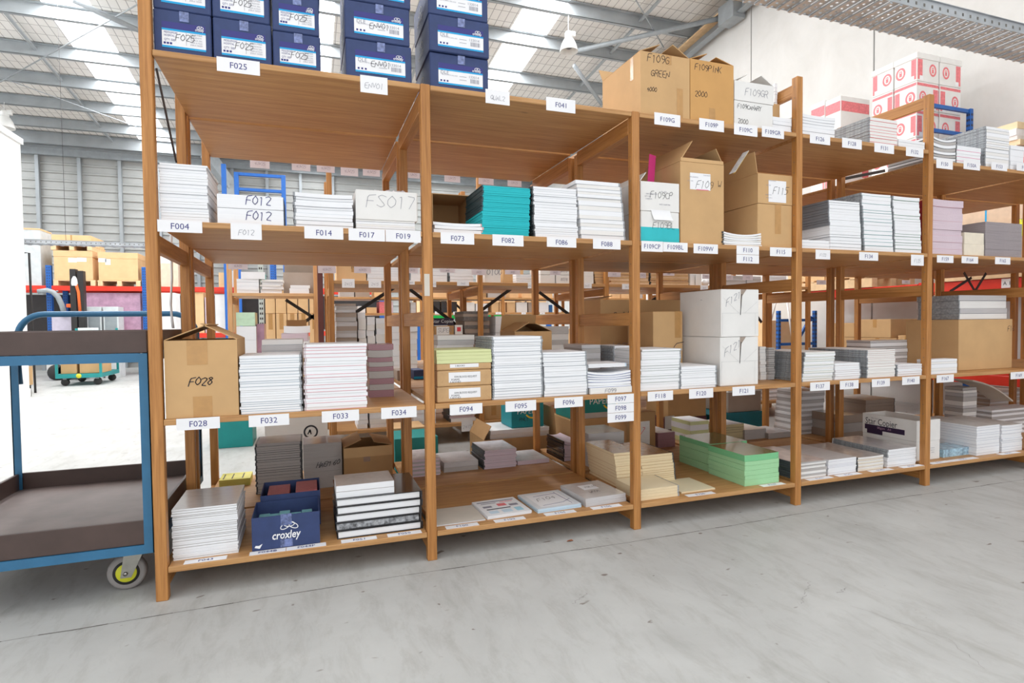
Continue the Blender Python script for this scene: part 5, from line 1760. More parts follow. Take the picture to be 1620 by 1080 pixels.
Yr = R2 + .055
AC = 'across the aisle'
bx = lambda lab, u0, u1, v0, Y, zb, d, mat, nm='cardboard_carton', **kw: carton(nm, lab, 'carton', onY(u0, v0 + 5, Y).x, onY(u1, v0 + 5, Y).x, Y, Y + d, zb, onY((u0 + u1) / 2, v0, Y).z, mat, **kw)
bx('light brown carton marked K1 on the left end of the rack across the aisle', 532, 579, 412, Yr, Z2, .35, CARDL, marks=[W('K1', 'F', .5, .6, .05, .004)], tape=(('F', .06, .12, .1),))
st2('bundle', 'paper bundle', 'white paper bundle', 581, 608, 414, Yr, Z2, 8, .28, (PAPER,), 'right of the K1 carton ' + AC)
st2('bundle', 'paper bundle', 'white spiral-bound bundle', 614, 647, 416, Yr, Z2, 7, .28, (PAPER,), 'left of the second post ' + AC, spine='L', spm=SPINED)
st2('bundle', 'paper bundle', 'white bundle with pen marks', 650, 665, 420, Yr, Z2, 4, .28, (PAPER,), 'behind the second post ' + AC, back=None)
st2('bundle', 'paper bundle', 'white spiral-bound bundle', 684, 708, 421, Yr, Z2, 5, .28, (PAPER,), 'right of the second post ' + AC, spine='R', spm=SPINED)
st2('bundle', 'paper bundle', 'white curved bundle', 712, 749, 421, Yr, Z2, 6, .28, (PAPER,), 'left of the first rack post ' + AC, bend=.004)
bx('white carton lettered 01 on the rack across the aisle', 767, 792, 424, Yr, Z2, .3, WCARD, 'white_carton', marks=[W('0100', 'F', .1, .5, .06, .005, INKG)])
bx('brown carton on the rack across the aisle above the F086 labels', 796, 828, 415, Yr + .18, Z2, .3, CARD)
st2('bundle', 'paper bundle', 'white folded bundle', 817, 842, 434, Yr, Z2, 4, .1, (PAPER,), 'in front of the brown carton ' + AC, bend=.004)
for i, (u0, u1) in enumerate(((855, 878), (880, 902))):
    for j in range(2):
        za = Z2 + j * .085
        carton('white_carton', '%s %s white flat box in the group left of the middle post across the aisle' % (('left', 'right')[i], ('lower', 'upper')[j]), 'box', onY(u0, 440, Yr).x, onY(u1, 440, Yr).x, Yr, Yr + .28, za + .001, za + .084, WCARD, 'white flat boxes across the aisle', marks=[W('8078', 'F', .3, .3, .03, .003, INKG)] if i else None)
st2('white_box', 'box', 'white flat box', 921, 939, 424, Yr, Z2, 2, .28, (WCARD,), 'right of the middle post ' + AC, back=None)
st2('kraft_envelope', 'envelope', 'kraft envelope bundle', 941, 956, 425, Yr, Z2, 7, .3, (KRAFT,), 'left of the third rack post ' + AC, lean=-.02, back=BACKB)
st2('kraft_envelope', 'envelope', 'kraft envelope bundle', 967, 1027, 427, Yr, Z2, 8, .3, (plain('pale_kraft', (.7, .5, .32), .7, .1, 20), KRAFT), 'right of the third rack post ' + AC, back=None, jit=.008, bend=.003)
st2('kraft_envelope', 'envelope', 'kraft envelope bundle', 1030, 1090, 429, Yr, Z2, 8, .3, (plain('pale_kraft2', (.66, .46, .28), .7, .1, 20), KRAFT), 'left of the white binders ' + AC, back=None, jit=.008, spine='L', spm=SPINED)
for i, (u0, u1) in enumerate(((1092, 1099), (1101, 1110))):
    bx('%s upright white binder on the rack across the aisle' % ('left', 'right')[i], u0, u1, 431, Yr, Z2, .25, WCARD, 'ring_binder')
tag(MB().tube([(onY(1108, 448, Yr).x + .075, Yr, Z2 + .038), (onY(1114, 440, Yr).x + .075, Yr + .1, Z2 + .038)], .036, PAPER, 14).build('paper_roll'), 'short white paper roll beside the upright binders', 'paper roll')
st2('bundle', 'paper bundle', 'grey paper bundle', 1148, 1180, 436, Yr, Z2, 5, .28, (PAPERG, SILVERP), 'behind the fourth middle post ' + AC)
st2('bundle', 'paper bundle', 'grey-white paper bundle', 1182, 1204, 437, Yr, Z2, 5, .28, (SILVERP, PAPERG), 'right of the grey bundles ' + AC)
st2('bundle', 'paper bundle', 'white paper bundle', 1217, 1244, 436, Yr, Z2, 6, .28, (PAPER,), 'left of the fourth post ' + AC)
# waist level across the aisle
st2('grey_bundle', 'paper bundle', 'grey-brown form bundle', 531, 564, 480, Yr, .70, 18, .4, (SILVERP, PAPERG, CARDG), 'tall at the left end of the waist shelf ' + AC, hj=.3, jit=.006)
for i, (u0, u1, v0) in enumerate(((567, 579, 494), (581, 593, 501), (595, 609, 503))):
    st2('rolled_bundle', 'paper bundle', 'loosely rolled white bundle', u0, u1, v0, Yr + .05, .70, 7, .3, (PAPER, PAPERW), '%s column beside the grey bundles' % ('in the left', 'in the middle', 'in the right')[i] + ' ' + AC, back=None, jit=.006, rot=.012, bend=0, hj=.3)
st2('bundle', 'paper bundle', 'white paper bundle', 617, 632, 515, Yr, .70, 8, .3, (PAPER,), 'behind the middle post of the waist shelf ' + AC, spine='L', spm=SPINED, jit=.005)
st2('bundle', 'paper bundle', 'white paper bundle', 644, 660, 517, Yr, .70, 7, .3, (PAPER, PAPERW), 'right of the second middle post, waist shelf ' + AC, jit=.006, bend=.004)
bx('brown carton with a pale SUPER note below the dark copier lid across the aisle', 688, 718, 515, Yr, .70, .3, CARDD, marks=[PATCH('F', .42, .85, .12, .1, PAPERW), W('SUPER', 'F', .15, .84, .04, .003, INKG)])
zc = onY(703, 515, Yr).z + .003
bx('dark purple carton lid with pale lettering across the aisle', 684, 718, 503, Yr, zc, .3, plain('dark_purple', (.018, .012, .03), .5), 'carton_lid', marks=[PRINT('Star Copier', 'F', .5, .5, .03, GCARD, .2)])
bx('small white carton with a red base beside the dark copier lid', 720, 732, 514, Yr, .70, .25, WCARD, 'white_carton', marks=[('red_base', lambda mb, a, b, h: rect(mb, 'F', (0, -b, h * .9), a, h * .1, RED))])
st2('slate_bundle', 'paper bundle', 'dark slate form bundle', 738, 777, 492, Yr, .70, 16, .35, (CARDG, plain('slate_edge', (.16, .145, .135), .7, .2, 60)), 'leaning beside the first rack post ' + AC, lean=-.06, jit=.008, back=None)
st2('rolled_bundle', 'paper bundle', 'white folded bundle', 784, 795, 500, Yr, .70, 7, .25, (PAPER,), 'right of the slate bundles ' + AC, back=BACK, jit=.005)
st2('bundle', 'paper bundle', 'white paper bundle', 825, 842, 512, Yr, .70, 6, .28, (PAPER, PAPERW), 'left of the middle far post ' + AC, jit=.006)
st2('bundle', 'paper bundle', 'white paper bundle', 856, 900, 516, Yr, .70, 6, .28, (PAPER, SILVERP), 'left of the third middle post ' + AC, jit=.008)
bx('taupe carton on the waist shelf across the aisle, right of the large brown carton', 1045, 1075, 474, 3.27, .70, .3, CARDG)
# bottom level across the aisle
for i, (u0, u1, v0, mm) in enumerate(((566, 582, 642, (PAPER,)), (585, 611, 642, (PAPER, PAPERW)), (655, 690, 644, (PAPER,)), (712, 752, 640, (PAPER, PAPERL)), (1208, 1250, 618, (PAPER, SILVERP)))):
    st2('bundle', 'paper bundle', 'white paper bundle', u0, u1, v0, Yr, .19, 5, .3, mm, ('right of the white emblem carton', 'left of the second middle post', 'behind the F034 label', 'under the F094 label', 'at the right end')[i] + ', low shelf across the aisle', jit=.006, bend=.004, spine='L' if i == 3 else None, spm=SPINED)
bx('brown carton on the low shelf across the aisle behind the F095 label', 765, 797, 640, Yr, .19, .35, CARD, tape=(('F', 0, .05, .1),))
# short rack
Yl = 3.63
st2('bundle', 'paper bundle', 'white wrapped bundle', 375, 410, 441, Yl, 1.43, 4, .22, (PAPER,), 'on the left end of the short bleached rack', jit=.004)
bx('teal box lid with a white sticker on the white bundles of the short rack', 384, 418, 431, Yl, onY(392, 441, Yl).z + .004, .25, TEALC, 'teal_carton', marks=[PATCH('F', .48, .5, .22, .07, LABEL)])
st2('bundle', 'paper bundle', 'white untidy bundle', 413, 446, 442, Yl, 1.43, 6, .2, (PAPER, PAPERW), 'in the middle of the short bleached rack', jit=.02, rot=.06, X0=onY(412, 450, Yl).x)
st2('bundle', 'paper bundle', 'cream-topped white bundle', 459, 490, 451, Yl, 1.43, 3, .2, (PAPER,), 'in front of the taupe carton on the short rack', jit=.006)
bx('taupe open carton at the right end of the short bleached rack', 448, 503, 431, 3.86, 1.43, .26, CARDG, 'taupe_carton', open_top=True, flaps=(('B', 100, .1),))
st2('bundle', 'paper bundle', 'white wrapped bundle', 374, 405, 516, Yl, .8, 2, .3, (PAPER,), 'below the green packs of the short rack')
st2('green_bundle', 'paper pack', 'pale mint wrapped pack', 374, 404, 494, Yl, onY(390, 516, Yl).z + .003, 2, .3, (plain('mint_wrap', (.55, .76, .55), .3, .08, 20, coat=.4),), 'on the lower shelf of the short rack', back=None)
bx('mauve striped carton beside the mint packs on the short rack', 406, 418, 512, Yl + .1, .8, .3, PURPLE, 'mauve_carton')
st2('bundle', 'paper bundle', 'lilac-white loose bundle', 446, 488, 516, Yl, .8, 4, .28, (PAPERL, PAPER), 'at the right of the short rack, lower shelf', jit=.02, rot=.05, bend=.006)
bx('brown open carton behind the lilac-white bundles', 453, 485, 506, 4.0, .8, .12, CARDD)

# cartons piled beyond the short rack
for i in range(5):
    for j in range(4):
        u0 = 419 + i * 17.5
        x0 = onY(u0, 500, 5.2).x
        x1 = onY(u0 + 17, 500, 5.2).x
        z0 = 0 + j * .42
        t = carton('pale_carton', '%s pale carton from left, %s row of the pile beyond the short rack' % (ORD[i].replace('topmost', 'first'), ('bottom', 'second', 'third', 'top')[j]), 'carton', x0 + R(0, .01), x1 - R(0, .01), 5.2 + R(0, .03), 5.7, z0, z0 + .418, CARDL, 'pale cartons beyond the short rack', tape=(('F', 0, .05, .2),))

# ================================================================== third row of racks
R3 = 6.0
rack('pine shelving rack two aisles back, seen between the posts', [.9 + 1.3 * i for i in range(5)], R3, (.6,), (.4, 1.275, 1.51), 2.2,
     [(688, 697, 492.5, 497), (717, 728, 493, 497.5), (784, 793, 493.5, 497), (825, 832, 494, 497), (854, 862, 494, 497)], [brx(740, 500, 720, 480, 6.5), brx(804, 498, 833, 477, 6.5), brx(825, 478, 800, 500, 6.5)], rail_z=(2.0,))
for i, (u0, u1, v0, nm, mt, ds) in enumerate((
        (537, 560, 453, 'grey_bundle', PAPERG, 'left dark mauve bundle'), (562, 585, 453, 'grey_bundle', CARDG, 'right dark mauve bundle'), (592, 616, 455, 'pale_carton', CARDL, 'pale carton right of the dark mauve bundles'),
        (641, 668, 460, 'grey_bundle', SILVERP, 'low grey bundle'), (684, 706, 455, 'pale_carton', CARDL, 'pale carton right of the second post'), (713, 731, 455, 'pale_carton', CARD, 'mid-brown carton'), (734, 769, 456, 'dark_carton', CARDD, 'dark brown carton'),
        (772, 800, 457, 'grey_bundle', PAPERG, 'grey-mauve wrapped bundle'), (806, 820, 457, 'pale_carton', CARDL, 'taped pale carton, left of three'), (826, 848, 457, 'pale_carton', CARDL, 'taped pale carton, middle of three'), (851, 874, 458, 'pale_carton', CARDL, 'taped pale carton, right of three'),
        (884, 897, 466, 'grey_bundle', SILVERP, 'low grey bundle left of the third middle post'), (927, 949, 462, 'white_carton', WCARD, 'flat white carton'), (966, 981, 460, 'pale_carton', CARDL, 'square pale carton right of the third post'), (983, 996, 461, 'pale_carton', CARDL, 'narrow pale carton'),
        (1010, 1018, 461, 'film_pack', SILVERP, 'silvery film pack'))):
    bx('%s on the top shelf, third rack row' % ds, u0, u1, v0, R3 + .055, 1.51, .4, mt, nm)
for i, (u0, u1, v0, nm, mt, ds) in enumerate((
        (566, 578, 484, 'white_carton', PAPER, 'low white bundle'), (580, 596, 486, 'pale_carton', CARDL, 'low pale carton'), (600, 612, 477, 'pink_carton', PINKP, 'pink and white box left of the far post'), (613, 622, 477, 'pink_carton', PAPERL, 'pale lilac box'),
        (650, 658, 478, 'grey_bundle', SILVERP, 'silver box with a blue spot'), (686, 696, 476, 'black_carton', BLACKC, 'left black box'), (698, 707, 476, 'black_carton', BLACKC, 'middle black box'), (714, 723, 477, 'black_carton', BLACKC, 'right black box'),
        (738, 751, 478, 'white_carton', WCARD, 'white and orange box'), (753, 772, 480, 'grey_bundle', PAPER, 'white bundle'), (778, 789, 478, 'pale_carton', CARDL, 'first pale taped carton'), (790, 800, 478, 'pale_carton', CARDL, 'second pale taped carton'),
        (802, 815, 478, 'pale_carton', CARDL, 'third pale taped carton'), (817, 834, 478, 'white_carton', WCARD, 'square white carton'), (836, 842, 478, 'dark_carton', CARDG, 'taupe box'), (853, 868, 478, 'grey_bundle', PAPER, 'white stacked bundle'), (869, 874, 482, 'blue_carton', BLUEC, 'small blue box'))):
    bx('%s on the middle shelf, third rack row' % ds, u0, u1, v0, R3 + .055, 1.275, .35, mt, nm)
for i, u0 in enumerate((545, 585, 625, 690, 735, 790, 840, 890)):
    bx('%s pale carton from the left on the low shelf, third rack row' % ORD[i].replace('topmost', 'first'), u0, u0 + 34, 520, R3 + .055, .4, .4, CARDL, 'pale_carton', group='pale cartons on the low shelf on the third rack row')


# ================================================================== blue tray trolley at the left
def caster(parent, x, y, rz, r=.073, front=True):
    c = D.objects.new('caster', None)
    COL.objects.link(c)
    c.parent = parent
    c.location = (x, y, 0)
    c.rotation_euler = (0, 0, rz)
    o = .03
    w_ = MB().lathe([(.0, -.02), (r - .012, -.02), (r - .004, -.018), (r, -.01), (r, .01), (r - .004, .018), (r - .012, .02), (.0, .02)], RUBBER, (o, 0, r), 'y', 32)
    for e in (-1, 1):
        w_.lathe([(0, e * .0215), (r * .68, e * .0215), (r * .68, e * .019)], RUBD, (o, 0, r), 'y', 28)
    w_.build('tyre', c)
    MB().lathe([(0, -.024), (r * .52, -.0235), (r * .54, -.02), (r * .54, .02), (r * .52, .0235), (0, .024)], YHUB, (o, 0, r), 'y', 28).build('hub', c)
    f = MB()
    for s in (-1, 1):
        f.add([(o - .02, s * .027, r - .018), (o + .02, s * .027, r - .018), (.035, s * .027, r * 2.1), (-.035, s * .027, r * 2.1), (o - .02, s * .0295, r - .018), (o + .02, s * .0295, r - .018), (.035, s * .0295, r * 2.1), (-.035, s * .0295, r * 2.1)],
              [(0, 1, 2, 3), (7, 6, 5, 4), (0, 4, 5, 1), (1, 5, 6, 2), (2, 6, 7, 3), (3, 7, 4, 0)], CHROME)
    f.box(-.036, .036, -.03, .03, r * 2.08, r * 2.08 + .006, CHROME)
    f.lathe([(0, -.036), (.009, -.036), (.009, .036), (0, .036)], CHROME, (o, 0, r), 'y', 6)
    f.build('fork', c)
    MB().lathe([(.03, r * 2.1), (.03, r * 2.1 + .022), (.02, r * 2.1 + .026)], CHROME, n=18).build('swivel_plate', c)
    return c


def blue_trolley():
    t = thing('tray_trolley', 'two-tier blue steel trolley with dark brown trays at the left of the racks', 'trolley', (0, 0, 0))
    X0, X1, Y0, Y1 = -.93, -.032, .05, 1.2
    zb, zt = .185, .962
    pw = .036
    for (x, y) in ((X0, Y0), (X1 - pw, Y0), (X0, Y1 - pw), (X1 - pw, Y1 - pw)):
        p = MB()
        p.box(x, x + pw, y, y + .005, zb, zt + .035, STEELB)
        xx = x if x < -.5 else x + pw - .005
        p.box(xx, xx + .005, y, y + pw, zb, zt + .035, STEELB)
        p.build('post', t)
    for z, nm in ((zb, 'lower_frame'), (zt, 'upper_frame')):
        f = MB()
        f.box(X0 + pw, X1 - pw, Y0, Y0 + .03, z, z + .036, STEELB)
        f.box(X0 + pw, X1 - pw, Y1 - .03, Y1, z, z + .036, STEELB)
        f.box(X0, X0 + .03, Y0 + pw, Y1 - pw, z, z + .036, STEELB)
        f.box(X1 - .03, X1, Y0 + pw, Y1 - pw, z, z + .036, STEELB)
        f.build(nm, t)
    for z in (zb + .037, zt + .037):
        tr = MB()
        a, b, c, d = X0 + .006, X1 - .006, Y0 + .006, Y1 - .006
        h = .098 if z < .5 else .09
        tr.cbox(a, b, c, c + .016, z, z + h, TRAY, .002)
        tr.cbox(a, b, d - .016, d, z, z + h, TRAY, .002)
        tr.cbox(a, a + .016, c + .016, d - .016, z, z + h, TRAY, .002)
        tr.cbox(b - .016, b, c + .016, d - .016, z, z + h, TRAY, .002)
        q = tr.build('tray_rim', t)
        MB().box(a + .016, b - .016, c + .016, d - .016, z, z + .012, TRAYT).build('tray_deck', t)
    # handle: bent tube over the far end
    pts = []
    yh = Y1 + .022
    zc, rr = 1.055, .125
    pts.append((X0 + .018, yh, .8))
    for i in range(9):
        a = PI - i / 8 * PI / 2
        pts.append((X0 + .018 + rr + rr * math.cos(a), yh, zc + rr * math.sin(a)))
    for i in range(9):
        a = PI / 2 - i / 8 * PI / 2
        pts.append((X1 - .018 - rr + rr * math.cos(a), yh, zc + rr * math.sin(a)))
    pts.append((X1 - .018, yh, .8))
    MB().tube(pts, .0165, STEELB, 14).build('handle', t)
    caster(t, -.135, .19, PI)
    caster(t, -.83, .19, PI + .4)
    caster(t, -.135, 1.08, PI - .5)
    caster(t, -.83, 1.08, .6)


blue_trolley()
tag(MB().tube([onY(270.5, 300, .95), onY(271, 400, .95), onY(272, 440, .96), onY(270, 480, .95), onY(272, 505, .95), onY(274, 519, .95)], .007, plain('white_cable_sheath', (.75, .75, .75), .5, .02), 8).build('white_cable'), 'white cable hanging down behind the first post above the trolley', 'cable')


# ================================================================== pallet racking along the right wall
def upright(t, x, y, z1, mat, face='x', holes=True, z0=0, w=.09):
    m = MB().cbox(x - w / 2, x + w / 2, y - w / 2, y + w / 2, z0, z1, mat, .004)
    if holes:
        z = z0 + .1
        while z < z1 - .05:
            for s in (-.2, .2):
                m.add([(x + s * w - .008, y - w / 2 - .0008, z), (x + s * w + .008, y - w / 2 - .0008, z), (x + s * w + .006, y - w / 2 - .0008, z + .026), (x + s * w - .006, y - w / 2 - .0008, z + .026)], [(0, 1, 2, 3)], BLACKM)
                m.add([(x - w / 2 - .0008, y + s * w - .008, z), (x - w / 2 - .0008, y + s * w + .008, z), (x - w / 2 - .0008, y + s * w + .006, z + .026), (x - w / 2 - .0008, y + s * w - .006, z + .026)], [(3, 2, 1, 0)], BLACKM)
            z += .06
    return m.build('upright', t)


def pallet(name, label, x0, x1, y0, y1, z0, group=None, along='x'):
    t = thing(name, label, 'pallet', ((x0 + x1) / 2, (y0 + y1) / 2, z0 + .001), 0, group)
    a, b = (x1 - x0) / 2, (y1 - y0) / 2
    m = MB()
    for k in range(7):
        y = -b + .05 + (2 * b - .1) * k / 6
        m.cbox(-a, a, y - .045, y + .045, .11, .13, PINE, .002)
    m.build('deck_boards', t)
    m = MB()
    for k in (-1, 0, 1):
        m.cbox(k * (a - .05) - .045, k * (a - .05) + .045, -b, b, .0, .11, PINE, .002)
    m.build('bearers', t)
    return t


RX0, RX1 = 7.0, 7.78


def right_rack():
    t = thing('pallet_rack', 'red and blue pallet racking along the white right-hand wall', 'pallet racking')
    for y in (-1.476, 1.856, 3.965):
        for x in (RX0 + .045, RX1 - .045):
            upright(t, x, y, (3.48 if y < 3 else 1.24), STEELB2, w=.07 if x < 6.6 else .05)
            MB().cbox(x - .042, x + .042, y - .05, y + .05, 1.385, 1.5, REDM, .003).build('beam_end_plate', t)
        zz = (.45, .8, 1.2, 2.0, 3.18, 3.45) if y < 3 else (.3, .75, 1.1)
        for z in zz:
            MB().bar((RX0 + .09, y, z), (RX1 - .09, y, z), .03, .04, STEELB2).build('frame_brace', t)
        MB().bar((RX0 + .09, y + .02, .35), (RX1 - .09, y + .02, 1.15), .03, .04, STEELB2).build('frame_brace', t)
    for ya, yb in ((-1.42, 1.796), (1.916, 3.91)):
        for x in (RX0 + .03, RX1 - .03):
            b = MB().cbox(x - .025, x + .025, ya, yb, 1.386, 1.487, REDM, .004).build('beam', t)
            MB().cbox(x - .025, x + .025, ya, yb, 2.564, 2.676, REDM, .004).build('beam', t)
            MB().cbox(x - .025, x + .025, ya, yb, .43, .528, REDM, .004).build('beam', t)
    m = MB()
    p = onX(1592, 452, RX0)
    m.box(RX0 + .0035, RX0 + .0045, p.y - .045, p.y + .045, 1.392, 1.482, LABEL)
    printed(m, 'A 1', 'L', (RX0 + .0035, p.y, 1.437), .036, INK, .06)
    m.build('rack_sign', t)
    # white bracing bars leaning at the end frame
    for u0, v0, u1, v1 in ((1231, 465, 1219, 510), (1245, 475, 1253, 535)):
        tag(MB().tube([onX(u0, v0, 6.88), onX(u1, v1, 6.88)], .012, LAMPW, 8).build('steel_bar', t))


right_rack()
pallet('pallet', 'pine pallet on the red beam, under the film-wrapped load beside the right wall', RX0 - .02, RX1 - .06, .487, 1.665, 1.489)
pallet('pallet', 'pine pallet on the red beam, farther along the right wall', RX0 - .02, RX1 - .06, 2.45, 3.8, 1.489)
z0 = 1.489 + .133
carton('strapped_carton', 'large film-wrapped pale carton with blue straps on the nearer wall pallet', 'carton', RX0, RX1 - .1, .54, 1.61, z0, 2.42, plain('film_wrapped_card', (.72, .52, .36), .35, .1, 12, coat=.5),
       marks=[('blue_strap', lambda mb, a, b, h: (rect(mb, 'F', (-a * .3, -b, h / 2), .016, h, CYANP, .001), rect(mb, 'F', (a * .4, -b, h / 2), .016, h, CYAN, .001), rect(mb, 'L', (-a, b * .3, h / 2), .016, h, CYAN, .001))),
              ('yellow_sign', lambda mb, a, b, h: (rect(mb, 'L', (-a, -b * .35, h * .42), .2, .16, YNEON, .0012), written(mb, 'F123', 'L', (-a, -b * .2, h * .48), .04, INKG, .004, .002)))])
for j, (ya, yb, zz) in enumerate(((2.59, 3.12, .33), (3.14, 3.75, .27))):
    carton('cardboard_carton', '%s brown carton on the farther wall pallet' % ('near', 'far')[j], 'carton', RX0, RX1 - .1, ya, yb, z0, z0 + zz, CARDL, tape=(('L', 0, .06, .2),), marks=[PATCH('L', .3, .7, .14, .12, YNEON)] if j else None)
# lower level cartons
for i, (ya, yb, za, zb_) in enumerate(((2.675, 3.12, .53, .875), (2.18, 2.655, .53, .875), (2.675, 3.12, .878, 1.055), (2.25, 2.655, .878, 1.1), (1.95, 2.16, .53, .91))):
    carton('cardboard_carton', '%s on the lower level of the wall racking' % ('far bottom brown carton', 'middle bottom brown carton', 'far upper brown carton', 'near upper brown carton', 'nearest bottom brown carton')[i], 'carton', 7.04, 7.62, ya, yb, za, zb_, CARD,
           group='brown cartons on the lower wall racking', tape=(('L', 0, .05, .1),), marks=[PRINT('FRAGILE', 'L', .5, .3, .03, INKG, .2)] if i == 1 else None)
for i in range(3):
    carton('cardboard_carton', '%s large brown carton standing on the floor at the end of the wall racking' % ('near', 'middle', 'far')[i], 'carton', 7.2, 7.75, 4.3 + i * .58, 4.86 + i * .58, 0, 1.1, CARDL, group='large cartons beyond the wall racking')

# red and white paper cartons piled high beside the wall


def reels(face_a, s):
    def fn(mb, a, b, h):
        for face, w in (('L', 2 * b), ('F', 2 * a)):
            ox = (-a, 0, 0) if face == 'L' else (0, -b, 0)

            def pt(fx, fz):
                return (-a, b - 2 * b * fx, h * fz) if face == 'L' else (-a + 2 * a * fx, -b, h * fz)
            sgn = s if face == 'L' else -s
            rect(mb, face, pt(.5 + .36 * sgn, .42), w * .22, h * .72, PINKP, .0008)
            rect(mb, face, pt(.5, .9), w * .96, h * .1, PINKP, .0008)
            c = pt(.5 - .22 * sgn, .45)
            circle_line(mb, face, c, h * .15, h * .19, h * .07, PINKP, 0, .0012, 20)
            rect(mb, face, c, h * .1, h * .2, PINKP, .001)
            rect(mb, face, pt(.5 - .22 * sgn, .5), h * .05, h * .03, LABEL, .0016)
            rect(mb, face, pt(.5 + .3 * sgn, .12), w * .16, h * .16, LABEL, .0014)
    return ('red_print', fn)


def red_pile(x0, ys, zb, nx, layers, label, grp, lh=.311):
    c = 0
    for L in range(layers):
        for i, (xa, xb) in enumerate(nx):
            for j in range(len(ys) - 1):
                if i > 0 and j > 0:
                    continue
                nm = '%s layer, %s' % (['lowest', 'second', 'third', 'topmost', 'extra'][L] if layers > 1 else 'only', ('front corner', 'wall side')[i] if j == 0 else ('second along the aisle', 'third along the aisle', 'far end')[j - 1])
                carton('red_white_carton', 'red-print white carton, %s, %s' % (nm, label), 'carton', xa + R(.004, .006), xb - R(.004, .006), ys[j] + .008, ys[j + 1] - .008, zb + L * lh + .001, zb + (L + 1) * lh - .002, WCARD, grp, marks=[reels(None, 1 if (L + i + j) % 2 else -1)], lid=.06 if (L == 3) else 0)
                c += 1


zb = 2.678 + .135
pallet('pallet', 'pine pallet high on the wall racking under the red and white cartons', RX0 - .02, RX1 - .05, 1.93, 2.55, 2.678)
red_pile(7.0, [1.94, 2.215, 2.49], zb, [(7.0, 7.36), (7.37, 7.73)], 4, 'tall pile by the wall', 'red and white cartons by the wall')
ya, yb = onX(1330, 180, RX0).y, onX(1283, 180, RX0).y
zt = onX(1300, 160, RX0).z
carton('red_white_carton', 'white carton with red print seen low beyond the F126 pads, left one', 'carton', 7.0, 7.5, (ya + yb) / 2 + .01, yb, 2.678, zt, WCARD, 'red and white cartons beyond the F126 pads', marks=[reels(None, 1)])
carton('red_white_carton', 'white carton with red print seen low beyond the F126 pads, right one', 'carton', 7.0, 7.5, ya, (ya + yb) / 2, 2.678, zt - .03, WCARD, 'red and white cartons beyond the F126 pads', marks=[reels(None, -1)])
for j in range(2):
    carton('film_wrapped_load', '%s pale film-wrapped block high on the racking at the right edge of the photo' % ('near', 'far')[j], 'wrapped load', RX0 + .02, 7.62, -.25 + j * .6, .3 + j * .6, 2.678, 3.57 - j * .1, plain('milky_film', (.78, .75, .7), .3, .06, 10, coat=.6))


# ================================================================== cable tray, lamps
def cable_tray(label, x0, x1, y0, y1, z, pitch, h=.05, hang=()):
    t = thing('cable_tray', label, 'cable tray')
    m = MB()
    x = x0
    while x < x1:
        m.box(x, x + pitch * .3, y0 + .002, y1 - .002, z + .004, z + .006, GALV)
        m.box(x + pitch * .3, x + pitch * .55, y0 + .002, y1 - .002, z - .01, z, GALV)
        xs_ = x + pitch * .55
        n = 7
        for k in range(n):                     # row of short bridges between the slots
            ya = y0 + .002 + (y1 - y0 - .004) * k / n
            m.box(xs_, x + pitch, ya, ya + (y1 - y0) / n * .62, z, z + .0015, GALV)
        x += pitch
    m.build('perforated_bottom', t)
    for y in (y0, y1):
        s = MB()
        s.box(x0, x1, y - .002, y + .002, z, z + h, GALV)
        s.box(x0, x1, y - .012, y + .002, z + h, z + h + .003, GALV)
        x = x0 + .05
        while x < x1:
            s.box(x, x + .014, y - .0035, y - .002, z + h * .3, z + h * .6, CRACK)
            x += .07
        s.build('side_rail', t)
    for x in hang:
        MB().tube([(x, (y0 + y1) / 2, z + h), (x, (y0 + y1) / 2, roof_z((y0 + y1) / 2) - .05)], .003, BLACKM, 6).build('hanger_rod', t)
    return t


cable_tray('galvanised perforated cable tray crossing the top right corner overhead', 1.75, 6.24, -.09, .19, 3.0, .085, .06, (3.2, 5.9))
yt = 9.0
p, q = onY(30, 381, yt), onY(236, 387, yt)
cable_tray('thin galvanised cable tray crossing in front of the stacked pallet cartons at the left', p.x - .6, 1.5, yt, yt + .25, (p.z + q.z) / 2 - .03, .15, .06, (p.x + .6, q.x))


def lamp(label, u, v, Y, r):
    c = onY(u, v, Y)
    t = thing('pendant_lamp', label, 'lamp', c)
    MB().lathe([(r * .42, r * .72), (r * .55, r * .6), (r * .8, r * .1), (r, -r * .62), (r * .97, -r * .7), (r * .95, -r * .62), (r * .76, r * .06), (r * .5, r * .55)], LAMPW, n=28).build('shade', t)
    MB().lathe([(.0, r * 1.5), (r * .3, r * 1.48), (r * .42, r * 1.3), (r * .44, r * .72), (0, r * .72)], LAMPW, n=20).build('ballast_housing', t)
    MB().cbox(r * .2, r * .75, -r * .22, r * .22, r * 1.0, r * 1.55, LAMPW, .01).build('gear_box', t)
    top = roof_z(Y) - .2 - c.z
    MB().tube([(0, 0, r * 1.5), (-r * .05, 0, r * 1.8), (0, 0, top)], .008, LAMPW, 8).build('cord', t)
    MB().lathe([(r * .3, -r * .3), (r * .34, -r * .1), (r * .2, r * .3), (0, r * .35)], GALV, n=16).build('bulb', t)


lamp('white bell-shaped pendant lamp hanging in front of the roof beam at top centre', 900, 72, 6.945, .165)
lamp('white bell-shaped pendant lamp at the left edge above the office block', 8, 194, 13.265, .18)


